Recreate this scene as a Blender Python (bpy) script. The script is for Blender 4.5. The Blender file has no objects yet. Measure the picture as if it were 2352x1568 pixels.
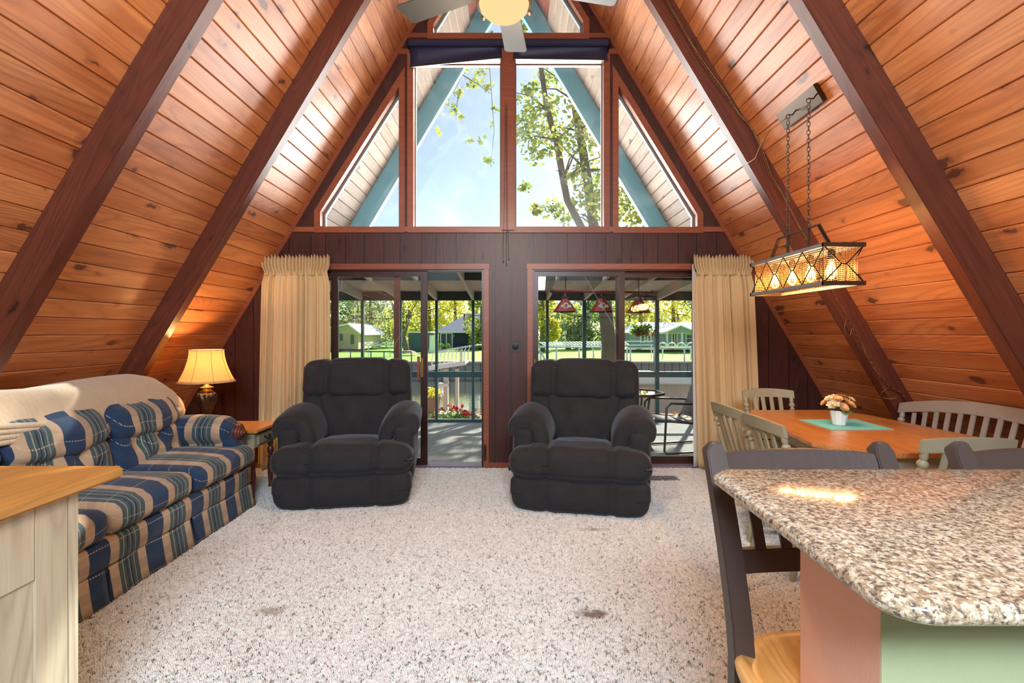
import bpy, bmesh, math, random
from mathutils import Vector, Matrix, geometry
random.seed(7)
PI = math.pi
C = bpy.context.scene.collection
S = bpy.context.scene
F = 1128.0; VX = 1174.0; VY = 765.0; H = 1.39      # photo scale: focal length in px, vanishing point, eye height
D = 5.08                                            # window wall
def P(x, y, d): return Vector(((x - VX) * d / F, d, H - (y - VY) * d / F))
def WX(x): return (x - VX) * D / F
def WZ(y): return H - (y - VY) * D / F
AX = -0.03; AZ = 6.24; K = 0.5975                   # ridge and slope of the A-frame
def half(z): return (AZ - z) * K

# ---------------------------------------------------------------- camera, sky, lights
cam = bpy.data.objects.new('camera', bpy.data.cameras.new('camera')); C.objects.link(cam)
cam.location = (0, 0, H); cam.rotation_euler = (PI / 2, 0, 0)
cam.data.sensor_width = 36; cam.data.lens = 36 * F / 2352
cam.data.shift_x = 2 / 2352; cam.data.shift_y = -19 / 2352
cam.data.clip_start = 0.05; cam.data.clip_end = 400
S.camera = cam
S.view_settings.view_transform = 'Standard'; S.view_settings.look = 'None'
S.view_settings.gamma = 1; S.view_settings.use_curve_mapping = False
S.view_settings.exposure = 0.0
SUN_AZ = math.radians(25.5); SUN_EL = math.radians(34)
w = bpy.data.worlds.new('sky'); S.world = w; w.use_nodes = True
nt = w.node_tree; nt.nodes.clear()
sky = nt.nodes.new('ShaderNodeTexSky'); sky.sky_type = 'NISHITA'; sky.sun_disc = False
sky.sun_elevation = SUN_EL; sky.sun_rotation = SUN_AZ; sky.air_density = 1.0; sky.dust_density = 0.6; sky.ozone_density = 0.5
bg = nt.nodes.new('ShaderNodeBackground'); bg.inputs[1].default_value = 0.175
wo = nt.nodes.new('ShaderNodeOutputWorld')
nt.links.new(sky.outputs[0], bg.inputs[0]); nt.links.new(bg.outputs[0], wo.inputs[0])
def sun(name, az, el, energy, angle, col):
    l = bpy.data.lights.new(name, 'SUN'); l.energy = energy; l.angle = math.radians(angle); l.color = col
    o = bpy.data.objects.new(name, l); C.objects.link(o)
    d = Vector((math.sin(az) * math.cos(el), math.cos(az) * math.cos(el), math.sin(el)))
    o.rotation_euler = d.to_track_quat('Z', 'Y').to_euler(); o.location = d * 30
    return o
sun('sun', SUN_AZ, SUN_EL, 12.0, 0.7, (1, .93, .82))
sun('sky_fill', math.radians(4), math.radians(24), 2.6, 110, (.93, .96, 1))  # added wide sun lamp, soft fill into the room besides the sky
def area(name, loc, rot, sx, sy, power, col):
    l = bpy.data.lights.new(name, 'AREA'); l.shape = 'RECTANGLE'; l.size = sx; l.size_y = sy; l.energy = power; l.color = col
    o = bpy.data.objects.new(name, l); C.objects.link(o); o.location = loc; o.rotation_euler = rot
    return o
# added fill light behind the camera, just inside the invented rear opening
area('rear_fill', (0, -2.9, 3.63), (math.radians(90 - 12), 0, 0), 2.4, .78, 150, (.86, .93, 1))
# added area lamp over the porch roof, standing in for bounced sunlight
area('porch_roof_fill', (0.1, 7.6, 2.70), (math.radians(180 + 21), 0, 0), 5.6, 1.7, 1350, (1, .96, .92))
# added fill lamp out of view behind the camera, brightens the floor
area('kitchen_fill', (0.0, -1.2, 2.6), (math.radians(38), 0, 0), 1.6, .6, 125, (.80, .91, 1))

# ---------------------------------------------------------------- materials
class N:
    def __init__(s, name):
        s.m = bpy.data.materials.new(name); s.m.use_nodes = True; s.t = s.m.node_tree; s.t.nodes.clear()
        s.out = s.t.nodes.new('ShaderNodeOutputMaterial')
    def n(s, typ, ins=None, **kw):
        x = s.t.nodes.new('ShaderNode' + typ)
        for k, v in kw.items(): setattr(x, k, v)
        for k, v in (ins or {}).items(): s.set(x, k, v)
        return x
    def set(s, x, k, v):
        i = x.inputs[k]
        if isinstance(v, bpy.types.NodeSocket): s.t.links.new(v, i)
        elif isinstance(v, bpy.types.Node): s.t.links.new(v.outputs[0], i)
        else:
            if hasattr(i.default_value, '__len__') and not isinstance(v, (float, int)):
                v = tuple(v)
                if len(i.default_value) == 4 and len(v) == 3: v = v + (1,)
            i.default_value = v
    def math(s, op, a, b=0.0, c=None):
        d = {0: a, 1: b}
        if c is not None: d[2] = c
        return s.n('Math', d, operation=op)
    def ramp(s, fac, stops, interp='LINEAR'):
        r = s.n('ValToRGB', {0: fac}); r.color_ramp.interpolation = interp
        e = r.color_ramp.elements
        while len(e) < len(stops): e.new(0.5)
        for i, (p, c) in enumerate(stops):
            e[i].position = p; e[i].color = tuple(c) + (1,) if len(c) == 3 else c
        return r
    def mix(s, fac, a, b, mode='MIX'):
        x = s.n('Mix', data_type='RGBA', blend_type=mode)
        s.set(x, 0, fac); s.set(x, 6, a); s.set(x, 7, b)
        return x.outputs[2]
    def coords(s, scale=(1, 1, 1), which='Object', rand=False, loc=(0, 0, 0)):
        tc = s.n('TexCoord'); v = tc.outputs[which]
        if rand:
            oi = s.n('ObjectInfo'); r = oi.outputs['Random']
            cx = s.n('CombineXYZ', {0: s.math('MULTIPLY', r, 91.3), 1: s.math('MULTIPLY', r, 37.1), 2: s.math('MULTIPLY', r, 53.7)})
            v = s.n('VectorMath', {0: v, 1: cx}, operation='ADD').outputs[0]
        mp = s.n('Mapping', {0: v}); mp.inputs['Scale'].default_value = scale; mp.inputs['Location'].default_value = loc
        return mp.outputs[0]
    def noise(s, v, scale, detail=3, rough=.55, dist=0):
        return s.n('TexNoise', {'Vector': v, 'Scale': scale, 'Detail': detail, 'Roughness': rough, 'Distortion': dist})
    def bump(s, h, strength, dist=.01, normal=None):
        b = s.n('Bump', {'Height': h, 'Strength': strength, 'Distance': dist})
        if normal: s.set(b, 'Normal', normal)
        return b
    def pbr(s, col, rough=.5, bump=None, **kw):
        p = s.n('BsdfPrincipled', {'Base Color': col, 'Roughness': rough})
        if bump: s.set(p, 'Normal', bump)
        for k, v in kw.items(): s.set(p, k.replace('_', ' '), v)
        s.t.links.new(p.outputs[0], s.out.inputs[0]); return s.m
def plain(name, col, rough=.5, **kw):
    return N(name).pbr(col, rough, **kw)
def painted(name, col, rough=.45, var=.12, sc=9, spec=.5):
    k = N(name); v = k.coords(); f = k.noise(v, sc, 4)
    c = k.mix(f.outputs[0], [a * (1 - var) for a in col], [min(1, a * (1 + var)) for a in col])
    g = k.noise(k.coords((60, 60, 8)), 6, 3)
    return k.pbr(c, rough, k.bump(g.outputs[0], .12, .003), Specular_IOR_Level=spec)
def wood(name, light, mid, dark, along=0, knots=True, kn=1.0, rough=.38, spec=.6, scale=1, coat=0.0, seam=.33, wear=None):
    k = N(name); ax = [26 * scale] * 3; ax[along] = 1.1 * scale
    v = k.coords(ax, rand=True)
    vs = [7 * scale] * 3; vs[along] = .7 * scale
    v2 = k.coords(vs, rand=True)
    fine = k.noise(v, 3.0, 5, .65, .4)
    broad = k.noise(v2, 1.0, 3, .5, 1.2)
    rings = k.n('TexNoise', {'Vector': v2, 'Scale': .55, 'Detail': 1.0, 'Distortion': .6})
    rr = k.math('FRACT', k.math('MULTIPLY', rings.outputs[0], 17))
    rr = k.math('POWER', k.math('ABSOLUTE', k.math('SUBTRACT', k.math('MULTIPLY', rr, 2), 1)), 3)
    base = k.ramp(broad.outputs[0], [(.3, mid), (.68, light)])
    c = k.mix(k.math('MULTIPLY', rr, .75), base.outputs[0], [a * .7 for a in mid])
    c = k.mix(k.math('MULTIPLY', k.ramp(fine.outputs[0], [(.42, (0, 0, 0)), (.72, (1, 1, 1))]).outputs[0], .45), c, dark)
    oi = k.n('ObjectInfo'); c = k.mix(seam, c, k.ramp(oi.outputs['Random'], [(0, [a * .62 for a in mid]), (.35, mid), (.7, light), (1, [min(1, a * 1.2) for a in light])]).outputs[0], 'MIX')
    hgt = k.math('MULTIPLY', rr, .5)
    if knots:
        ks = [7.5 * scale] * 3; ks[along] = 2.9 * scale
        wob = k.noise(k.coords((9, 9, 9)), 1.5, 2)
        kv = k.n('VectorMath', {0: k.coords(ks, rand=True), 1: k.n('VectorMath', {0: wob.outputs[1], 'Scale': .5}, operation='SCALE').outputs[0]}, operation='ADD').outputs[0]
        vo = k.n('TexVoronoi', {'Vector': kv, 'Scale': 1.0}); rad = k.n('SeparateColor', {0: vo.outputs['Color']})
        r = k.math('MULTIPLY', k.math('POWER', rad.outputs[0], 1.5), .235 * kn)
        kk = k.math('SUBTRACT', r, vo.outputs['Distance'])
        core = k.ramp(k.math('MULTIPLY', kk, 22), [(0, (0, 0, 0)), (.5, (1, 1, 1))])
        halo = k.ramp(k.math('ADD', k.math('MULTIPLY', kk, 5), .55), [(0, (0, 0, 0)), (.55, (1, 1, 1))])
        c = k.mix(k.math('MULTIPLY', halo.outputs[0], .45), c, dark)
        c = k.mix(k.math('MULTIPLY', core.outputs[0], .7), c, [a * .25 for a in dark])
        # dark streaks
        ss = [5 * scale] * 3; ss[along] = .55 * scale
        st = k.noise(k.coords(ss, rand=True, loc=(7, 3, 1)), 2.2, 4, .6, .8)
        c = k.mix(k.math('MULTIPLY', k.ramp(st.outputs[0], [(.66, (0, 0, 0)), (.76, (1, 1, 1))]).outputs[0], .6), c, [a * .4 for a in dark])
    b = k.bump(k.math('ADD', fine.outputs[0], hgt), .18, .002)
    return k.pbr(c, rough, b, Specular_IOR_Level=spec, Coat_Weight=coat, Coat_Roughness=.48)

M = {}
M['pine'] = wood('pine', (.76, .335, .13), (.48, .15, .045), (.18, .042, .015), along=0, kn=1.12, rough=.5, spec=.7, coat=.5)
M['pine_out'] = wood('weathered_pine', (.17, .13, .10), (.12, .09, .07), (.05, .035, .028), along=0, rough=.7, spec=.2)
M['beam'] = wood('beam', (.165, .043, .022), (.11, .028, .016), (.03, .010, .007), along=0, kn=.55, rough=.42, spec=.5, seam=.1, coat=.1)
M['board'] = wood('panelling', (.085, .025, .018), (.055, .016, .013), (.014, .005, .005), along=2, rough=.42, spec=.5, seam=.25, knots=True)
M['trim'] = wood('redwood_trim', (.34, .10, .045), (.27, .075, .033), (.13, .035, .018), along=0, knots=False, rough=.4)
M['door_wood'] = wood('dark_door_wood', (.06, .018, .014), (.04, .012, .01), (.015, .006, .006), along=2, knots=False, rough=.35)
M['oak_top'] = wood('oak_top', (.66, .36, .10), (.56, .28, .07), (.32, .14, .03), along=1, knots=False, rough=.3, coat=.3)
M['oak_seat'] = wood('oak_seat', (.78, .46, .15), (.66, .35, .10), (.42, .18, .04), along=1, knots=False, rough=.25, coat=.4, seam=0)
M['table_top'] = wood('orange_table_wood', (.66, .30, .09), (.55, .23, .065), (.34, .12, .03), along=1, knots=False, rough=.25, coat=.4, seam=.15)
M['carved'] = wood('carved_mahogany', (.16, .045, .03), (.10, .028, .02), (.03, .01, .008), knots=False, rough=.3, coat=.3)
M['sage'] = painted('sage_paint', (.40, .38, .27), .45)
M['chair_sage'] = painted('chair_sage_paint', (.34, .33, .23), .42, .15)
M['bench_grey'] = painted('bench_grey_paint', (.33, .30, .27), .42, .12)
M['cabinet_sage'] = wood('cabinet_sage_paint', (.66, .62, .47), (.60, .56, .42), (.40, .33, .22), along=2, knots=False, rough=.5, spec=.3, seam=0)
M['stool_brown'] = painted('stool_brown_paint', (.072, .053, .047), .42, .08, spec=.35)
M['teal'] = painted('teal_paint', (.035, .11, .12), .5)
M['blue_beam'] = painted('blue_green_paint', (.10, .26, .31), .55, .2, 3)
M['porch_white'] = painted('porch_white_paint', (.62, .58, .5), .6, .15, 4)
M['porch_board'] = painted('porch_ceiling_board', (.68, .60, .50), .8, .3, 12)
M['porch_dark'] = plain('porch_dark_paint', (.07, .10, .11), .6)
M['black_metal'] = plain('black_metal', (.025, .02, .018), .4, Metallic=.6)
M['bronze'] = plain('bronze_metal', (.10, .07, .05), .38, Metallic=.8)
M['steel_grey'] = plain('pewter_bar', (.30, .32, .34), .35, Metallic=.5)
M['brass'] = plain('brass', (.55, .33, .10), .3, Metallic=1)
M['old_brass'] = plain('aged_brass_chain', (.30, .17, .07), .4, Metallic=.8)
M['blade'] = plain('fan_blade_grey', (.062, .074, .092), .5)
M['sill_mat'] = plain('violet_grey_sill', (.22, .19, .27), .6)
M['alu'] = plain('aluminium', (.6, .6, .6), .4, Metallic=.7)
M['white'] = plain('white_paint', (.75, .77, .78), .5)
M['ceramic'] = plain('white_ceramic', (.85, .86, .87), .2)
M['black_plastic'] = plain('black_plastic', (.02, .02, .022), .4)
M['vinyl'] = plain('pale_vinyl', (.20, .26, .25), .5)
M['salmon'] = painted('salmon_plaster', (.80, .49, .37), .8, .06, 20, .2)
M['green_wall'] = painted('green_plaster', (.42, .50, .30), .8, .05, 20, .2)
M['mat'] = plain('turquoise_cloth', (.16, .58, .62), .8)
M['rose'] = plain('cream_petals', (.88, .76, .52), .7)
M['dahlia'] = plain('amber_petals', (.74, .46, .20), .7)
M['green_leaf'] = plain('dark_green_leaf', (.05, .14, .06), .5)
M['flower_red'] = plain('red_petals', (.7, .04, .05), .6)
M['flower_pink'] = plain('pink_petals', (.85, .35, .4), .6)
M['terracotta'] = plain('terracotta', (.40, .25, .17), .8)
M['concrete'] = painted('concrete', (.38, .34, .29), .9, .2, 5)
M['trunk'] = painted('bark', (.16, .13, .09), .9, .4, 20)
M['roof_slate'] = painted('slate_shingle', (.13, .16, .22), .8, .35, 6)
M['roof_white'] = plain('white_metal_roof', (.9, .9, .9), .5)
M['house_blue'] = painted('dark_blue_siding', (.045, .065, .085), .7)
M['house_tan'] = painted('tan_siding', (.5, .43, .33), .8)
M['house_teal'] = painted('pale_teal_siding', (.30, .37, .43), .7)
M['shed_green'] = painted('green_shed_wall', (.08, .12, .11), .8)
M['dark_glass'] = plain('dark_window_glass', (.05, .07, .08), .1)
M['sling'] = plain('sling_fabric', (.22, .20, .22), .7)
M['shade_red'] = painted('red_glass_shade', (.30, .035, .03), .4, .2, 8)
M['logo_grey'] = plain('grey_logo', (.5, .48, .45), .6)
M['pipe'] = plain('white_pipe', (.8, .82, .85), .4)
M['rail_green'] = plain('green_grey_pipe', (.16, .22, .2), .5)
M['dock'] = painted('dock_planks', (.55, .47, .40), .8, .2, 8)
def mk():
    k = N('velvet'); f = k.noise(k.coords(), 7, 4, .6)
    fb = k.noise(k.coords((1, 1, 1)), 420, 2)
    wr = k.noise(k.coords((1, 1, 1)), 16, 3, .55, 1.2)
    c = k.mix(f.outputs[0], (.018, .019, .022), (.038, .040, .046))
    b2 = k.bump(fb.outputs[0], .25, .002); b = k.bump(wr.outputs[0], .22, .012, b2)
    M['velvet'] = k.pbr(c, .85, b, Specular_IOR_Level=.2, Sheen_Weight=.35, Sheen_Roughness=.4, Sheen_Tint=(.42, .46, .55))
    k = N('curtain_cloth'); v = k.coords((1, 1, 1)); f = k.noise(v, 260, 2)
    g = k.noise(k.coords((8, 8, .5)), 2, 2)
    c = k.mix(g.outputs[0], (.76, .59, .33), (.86, .70, .43))
    p = k.n('BsdfPrincipled', {'Base Color': c, 'Roughness': .85, 'Normal': k.bump(f.outputs[0], .2, .002), 'Specular IOR Level': .1})
    t = k.n('BsdfTranslucent', {'Color': (.8, .62, .36)})
    mx = k.n('MixShader', {0: .22, 1: p, 2: t}); k.t.links.new(mx.outputs[0], k.out.inputs[0]); M['curtain'] = k.m
    k = N('curtain_lining'); M['lining'] = k.pbr((.68, .68, .68), .9)
    k = N('throw_fleece'); f = k.noise(k.coords(), 300, 3); g = k.noise(k.coords(), 5, 3)
    M['throw'] = k.pbr(k.mix(g.outputs[0], (.42, .33, .22), (.54, .44, .31)), .95, k.bump(f.outputs[0], .4, .004, k.bump(k.noise(k.coords((3, 14, 3)), 1.6, 4, .6, 1.0).outputs[0], .5, .02)), Sheen_Weight=.4)
    # carpet
    k = N('carpet'); v = k.coords()
    f1 = k.noise(v, 110, 3, .7); f2 = k.noise(v, 3.0, 3); f3 = k.noise(v, 26, 3)
    c = k.ramp(f1.outputs[0], [(.3, (.27, .23, .18)), (.5, (.54, .49, .42)), (.7, (.72, .68, .60))])
    c = k.mix(k.math('MULTIPLY', f2.outputs[0], .25), c.outputs[0], (.5, .42, .33))
    def spot(cc, x, y, rx, ry, col, amt):
        sp = k.n('SeparateXYZ', {0: v}); dx = k.math('DIVIDE', k.math('SUBTRACT', sp.outputs[0], x), rx); dy = k.math('DIVIDE', k.math('SUBTRACT', sp.outputs[1], y), ry)
        d = k.math('SQRT', k.math('ADD', k.math('MULTIPLY', dx, dx), k.math('MULTIPLY', dy, dy)))
        d = k.math('ADD', d, k.math('MULTIPLY', k.math('SUBTRACT', f3.outputs[0], .5), 1.6))
        r = k.ramp(d, [(.3, (1, 1, 1)), (1, (0, 0, 0))])
        return k.mix(k.math('MULTIPLY', r.outputs[0], amt), cc, col)
    c = spot(c, .40, 2.41, .11, .05, (.16, .09, .045), .75)
    c = spot(c, -1.19, 2.44, .10, .05, (.28, .17, .09), .5)
    c = spot(c, .58, 3.45, .13, .04, (.26, .16, .09), .5)
    b = k.bump(f1.outputs[0], 1.0, .012)
    M['carpet'] = k.pbr(c, .95, b, Specular_IOR_Level=.1)
    k = N('carpet_tuft'); v = k.n('TexCoord').outputs['Generated']
    oi = k.n('ObjectInfo'); g = k.n('NewGeometry')
    r = oi.outputs['Random']
    f = k.noise(g.outputs['Position'], 60, 2); f2 = k.noise(g.outputs['Position'], 3.0, 3)
    c = k.ramp(k.math('ADD', k.math('MULTIPLY', r, .75), k.math('MULTIPLY', f.outputs[0], .3)), [(.1, (.42, .40, .36)), (.3, (.74, .75, .74)), (.8, (.88, .90, .90))])
    c = k.mix(k.math('MULTIPLY', f2.outputs[0], .3), c.outputs[0], (.68, .64, .58))
    gp = g.outputs['Position']; f3 = k.noise(gp, 26, 3); v = gp
    c = spot(c, .40, 2.41, .11, .05, (.16, .09, .045), .8)
    c = spot(c, -1.19, 2.44, .10, .05, (.28, .17, .09), .55)
    c = spot(c, .58, 3.45, .13, .04, (.26, .16, .09), .5)
    M['tuft'] = k.pbr(c, .95, None, Specular_IOR_Level=.1)
    # plaid, stripes across y (sofa length) or x (arms)
    for nm, ax in (('plaid', 1), ('plaid_arm', 0)):
        k = N(nm); tc = k.n('TexCoord'); sp = k.n('SeparateXYZ', {0: tc.outputs['Object']})
        wob = k.noise(tc.outputs['Object'], 6, 2)
        u = k.math('ADD', sp.outputs[ax], k.math('MULTIPLY', k.math('SUBTRACT', wob.outputs[0], .5), .012))
        fr = k.math('FRACT', k.math('ADD', k.math('DIVIDE', u, .385), 20.13))
        B = (.020, .048, .115); T = (.47, .355, .25); G = (.06, .105, .115); L = (.34, .34, .31); NV = (.016, .03, .08)
        st = [(0, B), (.28, T), (.43, G), (.50, L), (.515, G), (.56, NV), (.585, G), (.62, L), (.632, NV), (.66, G), (.71, L), (.72, G), (.80, T), (.95, B)]
        c = k.ramp(fr, st, 'CONSTANT')
        # weft: thin dashed pale lines and soft bands running the other way
        q = k.math('ADD', sp.outputs[0 if ax else 1], sp.outputs[2])
        q2 = k.math('FRACT', k.math('ADD', k.math('DIVIDE', q, .13), 30))
        dash = k.math('GREATER_THAN', k.math('FRACT', k.math('MULTIPLY', sp.outputs[ax], 60)), .35)
        ln = k.math('MULTIPLY', k.math('LESS_THAN', q2, .035), dash)
        c = k.mix(k.math('MULTIPLY', ln, .6), c.outputs[0], (.62, .58, .45))
        bnd = k.math('LESS_THAN', k.math('ABSOLUTE', k.math('SUBTRACT', q2, .5)), .16)
        c = k.mix(k.math('MULTIPLY', bnd, .18), c, (.05, .08, .12))
        wv = k.noise(k.coords((1, 1, 1)), 380, 2); wr = k.noise(k.coords(), 9, 3, .5, .8)
        c = k.mix(k.math('MULTIPLY', wv.outputs[0], .5), c, k.mix(.5, c, (1, 1, 1), 'MULTIPLY'))
        b = k.bump(wv.outputs[0], .5, .003, k.bump(wr.outputs[0], .3, .012))
        M[nm] = k.pbr(c, .9, b, Specular_IOR_Level=.15, Sheen_Weight=.15)
    # granite
    k = N('granite'); v = k.coords()
    vo = k.n('TexVoronoi', {'Vector': v, 'Scale': 170, 'Randomness': 1}); n1 = k.noise(v, 95, 4, .75, .3); n2 = k.noise(v, 120, 3, .6); n3 = k.noise(v, 14, 2)
    c = k.ramp(n1.outputs[0], [(.36, (.03, .03, .05)), (.44, (.15, .11, .08)), (.49, (.34, .27, .18)), (.56, (.52, .475, .36)), (.68, (.64, .615, .52))])
    c = k.mix(k.ramp(n2.outputs[0], [(.575, (0, 0, 0)), (.63, (1, 1, 1))]).outputs[0], c.outputs[0], (.045, .045, .07))
    sc = k.n('SeparateColor', {0: vo.outputs['Color']})
    c = k.mix(k.math('MULTIPLY', k.math('GREATER_THAN', sc.outputs[0], .72), .55), c, (.35, .24, .14))
    c = k.mix(k.math('MULTIPLY', k.math('GREATER_THAN', sc.outputs[1], .8), .5), c, (.82, .74, .6))
    c = k.mix(k.math('MULTIPLY', n3.outputs[0], .25), c, (.45, .33, .2))
    M['granite'] = k.pbr(c, .10, None, Specular_IOR_Level=.5)
    # glass, thin
    def glass(name, tint, dirt):
        k = N(name)
        tr = k.n('BsdfTransparent', {'Color': tint}); gl = k.n('BsdfGlossy', {'Color': (1, 1, 1), 'Roughness': 0.01})
        fr = k.n('Fresnel', {'IOR': 1.45}); mx = k.n('MixShader', {0: fr, 1: tr, 2: gl})
        v = k.coords((1, 1, 1)); d1 = k.noise(v, 2.2, 4, .6, 1.5); d2 = k.noise(v, 90, 2)
        fac = k.math('MULTIPLY', k.ramp(d1.outputs[0], [(.5, (.15, .15, .15)), (.72, (1, 1, 1))]).outputs[0], dirt)
        fac = k.math('MULTIPLY', fac, k.math('ADD', d2.outputs[0], .4))
        df = k.n('BsdfTranslucent', {'Color': (.9, .95, 1)}); m2 = k.n('MixShader', {0: fac, 1: mx, 2: df})
        k.t.links.new(m2.outputs[0], k.out.inputs[0]); return k.m
    M['glass'] = glass('window_glass', (.97, .99, .98), .012)
    M['glass_dusty'] = glass('dusty_window_glass', (.96, .985, .99), .014)
    M['table_glass'] = glass('patio_glass', (.75, .82, .8), .25)
    k = N('bulb_glass'); tr = k.n('BsdfTransparent', {'Color': (1, .85, .6)}); gl = k.n('BsdfGlossy', {'Roughness': .05}); em = k.n('Emission', {'Color': (1, .62, .25), 'Strength': 1.1})
    fr = k.n('LayerWeight', {'Blend': .5}); a = k.n('AddShader', {0: gl, 1: em}); mx = k.n('MixShader', {0: k.math('MULTIPLY', fr.outputs[1], .7), 1: tr, 2: a}); k.t.links.new(mx.outputs[0], k.out.inputs[0]); M['bulb'] = k.m
    def emis(name, col, st):
        k = N(name); e = k.n('Emission', {'Color': col, 'Strength': st}); k.t.links.new(e.outputs[0], k.out.inputs[0]); return k.m
    M['filament'] = emis('glowing_filament', (1, .78, .45), 14)
    M['fan_glass'] = emis('lit_amber_glass', (1, .72, .33), 1.05)
    k = N('lit_lamp_shade'); p = k.n('BsdfDiffuse', {'Color': (.8, .66, .4)}); t = k.n('BsdfTranslucent', {'Color': (.95, .75, .42)}); mx = k.n('MixShader', {0: .6, 1: p, 2: t}); k.t.links.new(mx.outputs[0], k.out.inputs[0]); M['shade'] = k.m
    # woven cane mesh (rows and columns with gaps)
    k = N('woven_wire'); tc = k.n('TexCoord'); sp = k.n('SeparateXYZ', {0: tc.outputs['UV']})
    a = k.math('LESS_THAN', k.math('FRACT', sp.outputs[0]), .45); b = k.math('LESS_THAN', k.math('FRACT', sp.outputs[1]), .45)
    mask = k.math('MAXIMUM', a, b)
    p = k.n('BsdfPrincipled', {'Base Color': (.42, .26, .12, 1), 'Roughness': .5, 'Metallic': .4}); tr = k.n('BsdfTransparent')
    mx = k.n('MixShader', {0: mask, 1: tr, 2: p}); k.t.links.new(mx.outputs[0], k.out.inputs[0]); M['weave'] = k.m
    # foliage
    def leafm(name, c1, c2, c3):
        k = N(name); oi = k.n('NewGeometry'); r = oi.outputs['Random Per Island']
        c = k.ramp(r, [(0, c1), (.5, c2), (1, c3)])
        d = k.n('BsdfDiffuse', {'Color': c}); t = k.n('BsdfTranslucent', {'Color': c}); mx = k.n('MixShader', {0: .55, 1: d, 2: t}); k.t.links.new(mx.outputs[0], k.out.inputs[0]); return k.m
    M['leaf_maple'] = leafm('maple_leaves', (.20, .32, .06), (.42, .50, .10), (.62, .55, .16))
    M['leaf_yellow'] = leafm('yellow_leaves', (.45, .45, .05), (.75, .66, .08), (.6, .6, .15))
    M['leaf_green'] = leafm('green_leaves', (.08, .18, .05), (.18, .32, .08), (.34, .42, .14))
    M['leaf_pale'] = leafm('pale_leaves', (.22, .30, .20), (.42, .48, .32), (.55, .52, .30))
    M['leaf_litter'] = leafm('fallen_leaves', (.30, .14, .06), (.52, .30, .14), (.62, .42, .2))
    k = N('lawn'); v = k.coords(); f = k.noise(v, 1.2, 4, .7); M['lawn'] = k.pbr(k.mix(f.outputs[0], (.14, .34, .02), (.30, .55, .05)), .9)
    k = N('bank'); v = k.coords(); f = k.noise(v, 6, 4, .7); M['bank'] = k.pbr(k.mix(f.outputs[0], (.22, .15, .09), (.5, .38, .27)), .95)
    k = N('canal_water'); v = k.coords((1, 2.5, 1)); f = k.noise(v, 1.3, 4, .6)
    M['water'] = k.pbr((.05, .06, .045), .04, k.bump(f.outputs[0], .12, .05), Specular_IOR_Level=.8)
    k = N('outdoor_carpet'); v = k.coords(); f = k.noise(v, 150, 2, .7); g = k.noise(v, 2, 2)
    sp = k.n('SeparateXYZ', {0: v}); sm = k.math('LESS_THAN', k.math('FRACT', k.math('MULTIPLY', sp.outputs[0], 1.9)), .02)
    c = k.mix(f.outputs[0], (.05, .06, .06), (.24, .26, .25)); c = k.mix(k.math('MULTIPLY', g.outputs[0], .3), c, (.42, .40, .33)); c = k.mix(k.math('MULTIPLY', sm, .5), c, (.05, .05, .05))
    M['deck'] = k.pbr(c, .9, k.bump(f.outputs[0], .3, .004))
    k = N('translucent_panel'); t = k.n('BsdfTranslucent', {'Color': (.9, .92, .95)}); d = k.n('BsdfDiffuse', {'Color': (.8, .8, .8)}); tp = k.n('BsdfTransparent', {'Color': (.8, .85, .9)})
    mx = k.n('MixShader', {0: .7, 1: d, 2: t}); m2 = k.n('MixShader', {0: .35, 1: mx, 2: tp}); k.t.links.new(m2.outputs[0], k.out.inputs[0]); M['skylight'] = k.m
    k = N('roller_blind'); v = k.coords(); f = k.noise(v, 200, 2); M['blind'] = k.pbr((.022, .028, .075), .4, k.bump(f.outputs[0], .1, .001), Specular_IOR_Level=.5)
    # fluted lamp base
    k = N('fluted_metal'); v = k.coords(); f = k.noise(v, 20, 3); M['lamp_metal'] = k.pbr(k.mix(f.outputs[0], (.02, .018, .015), (.10, .06, .03)), .3, None, Metallic=.6)
mk()

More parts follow.
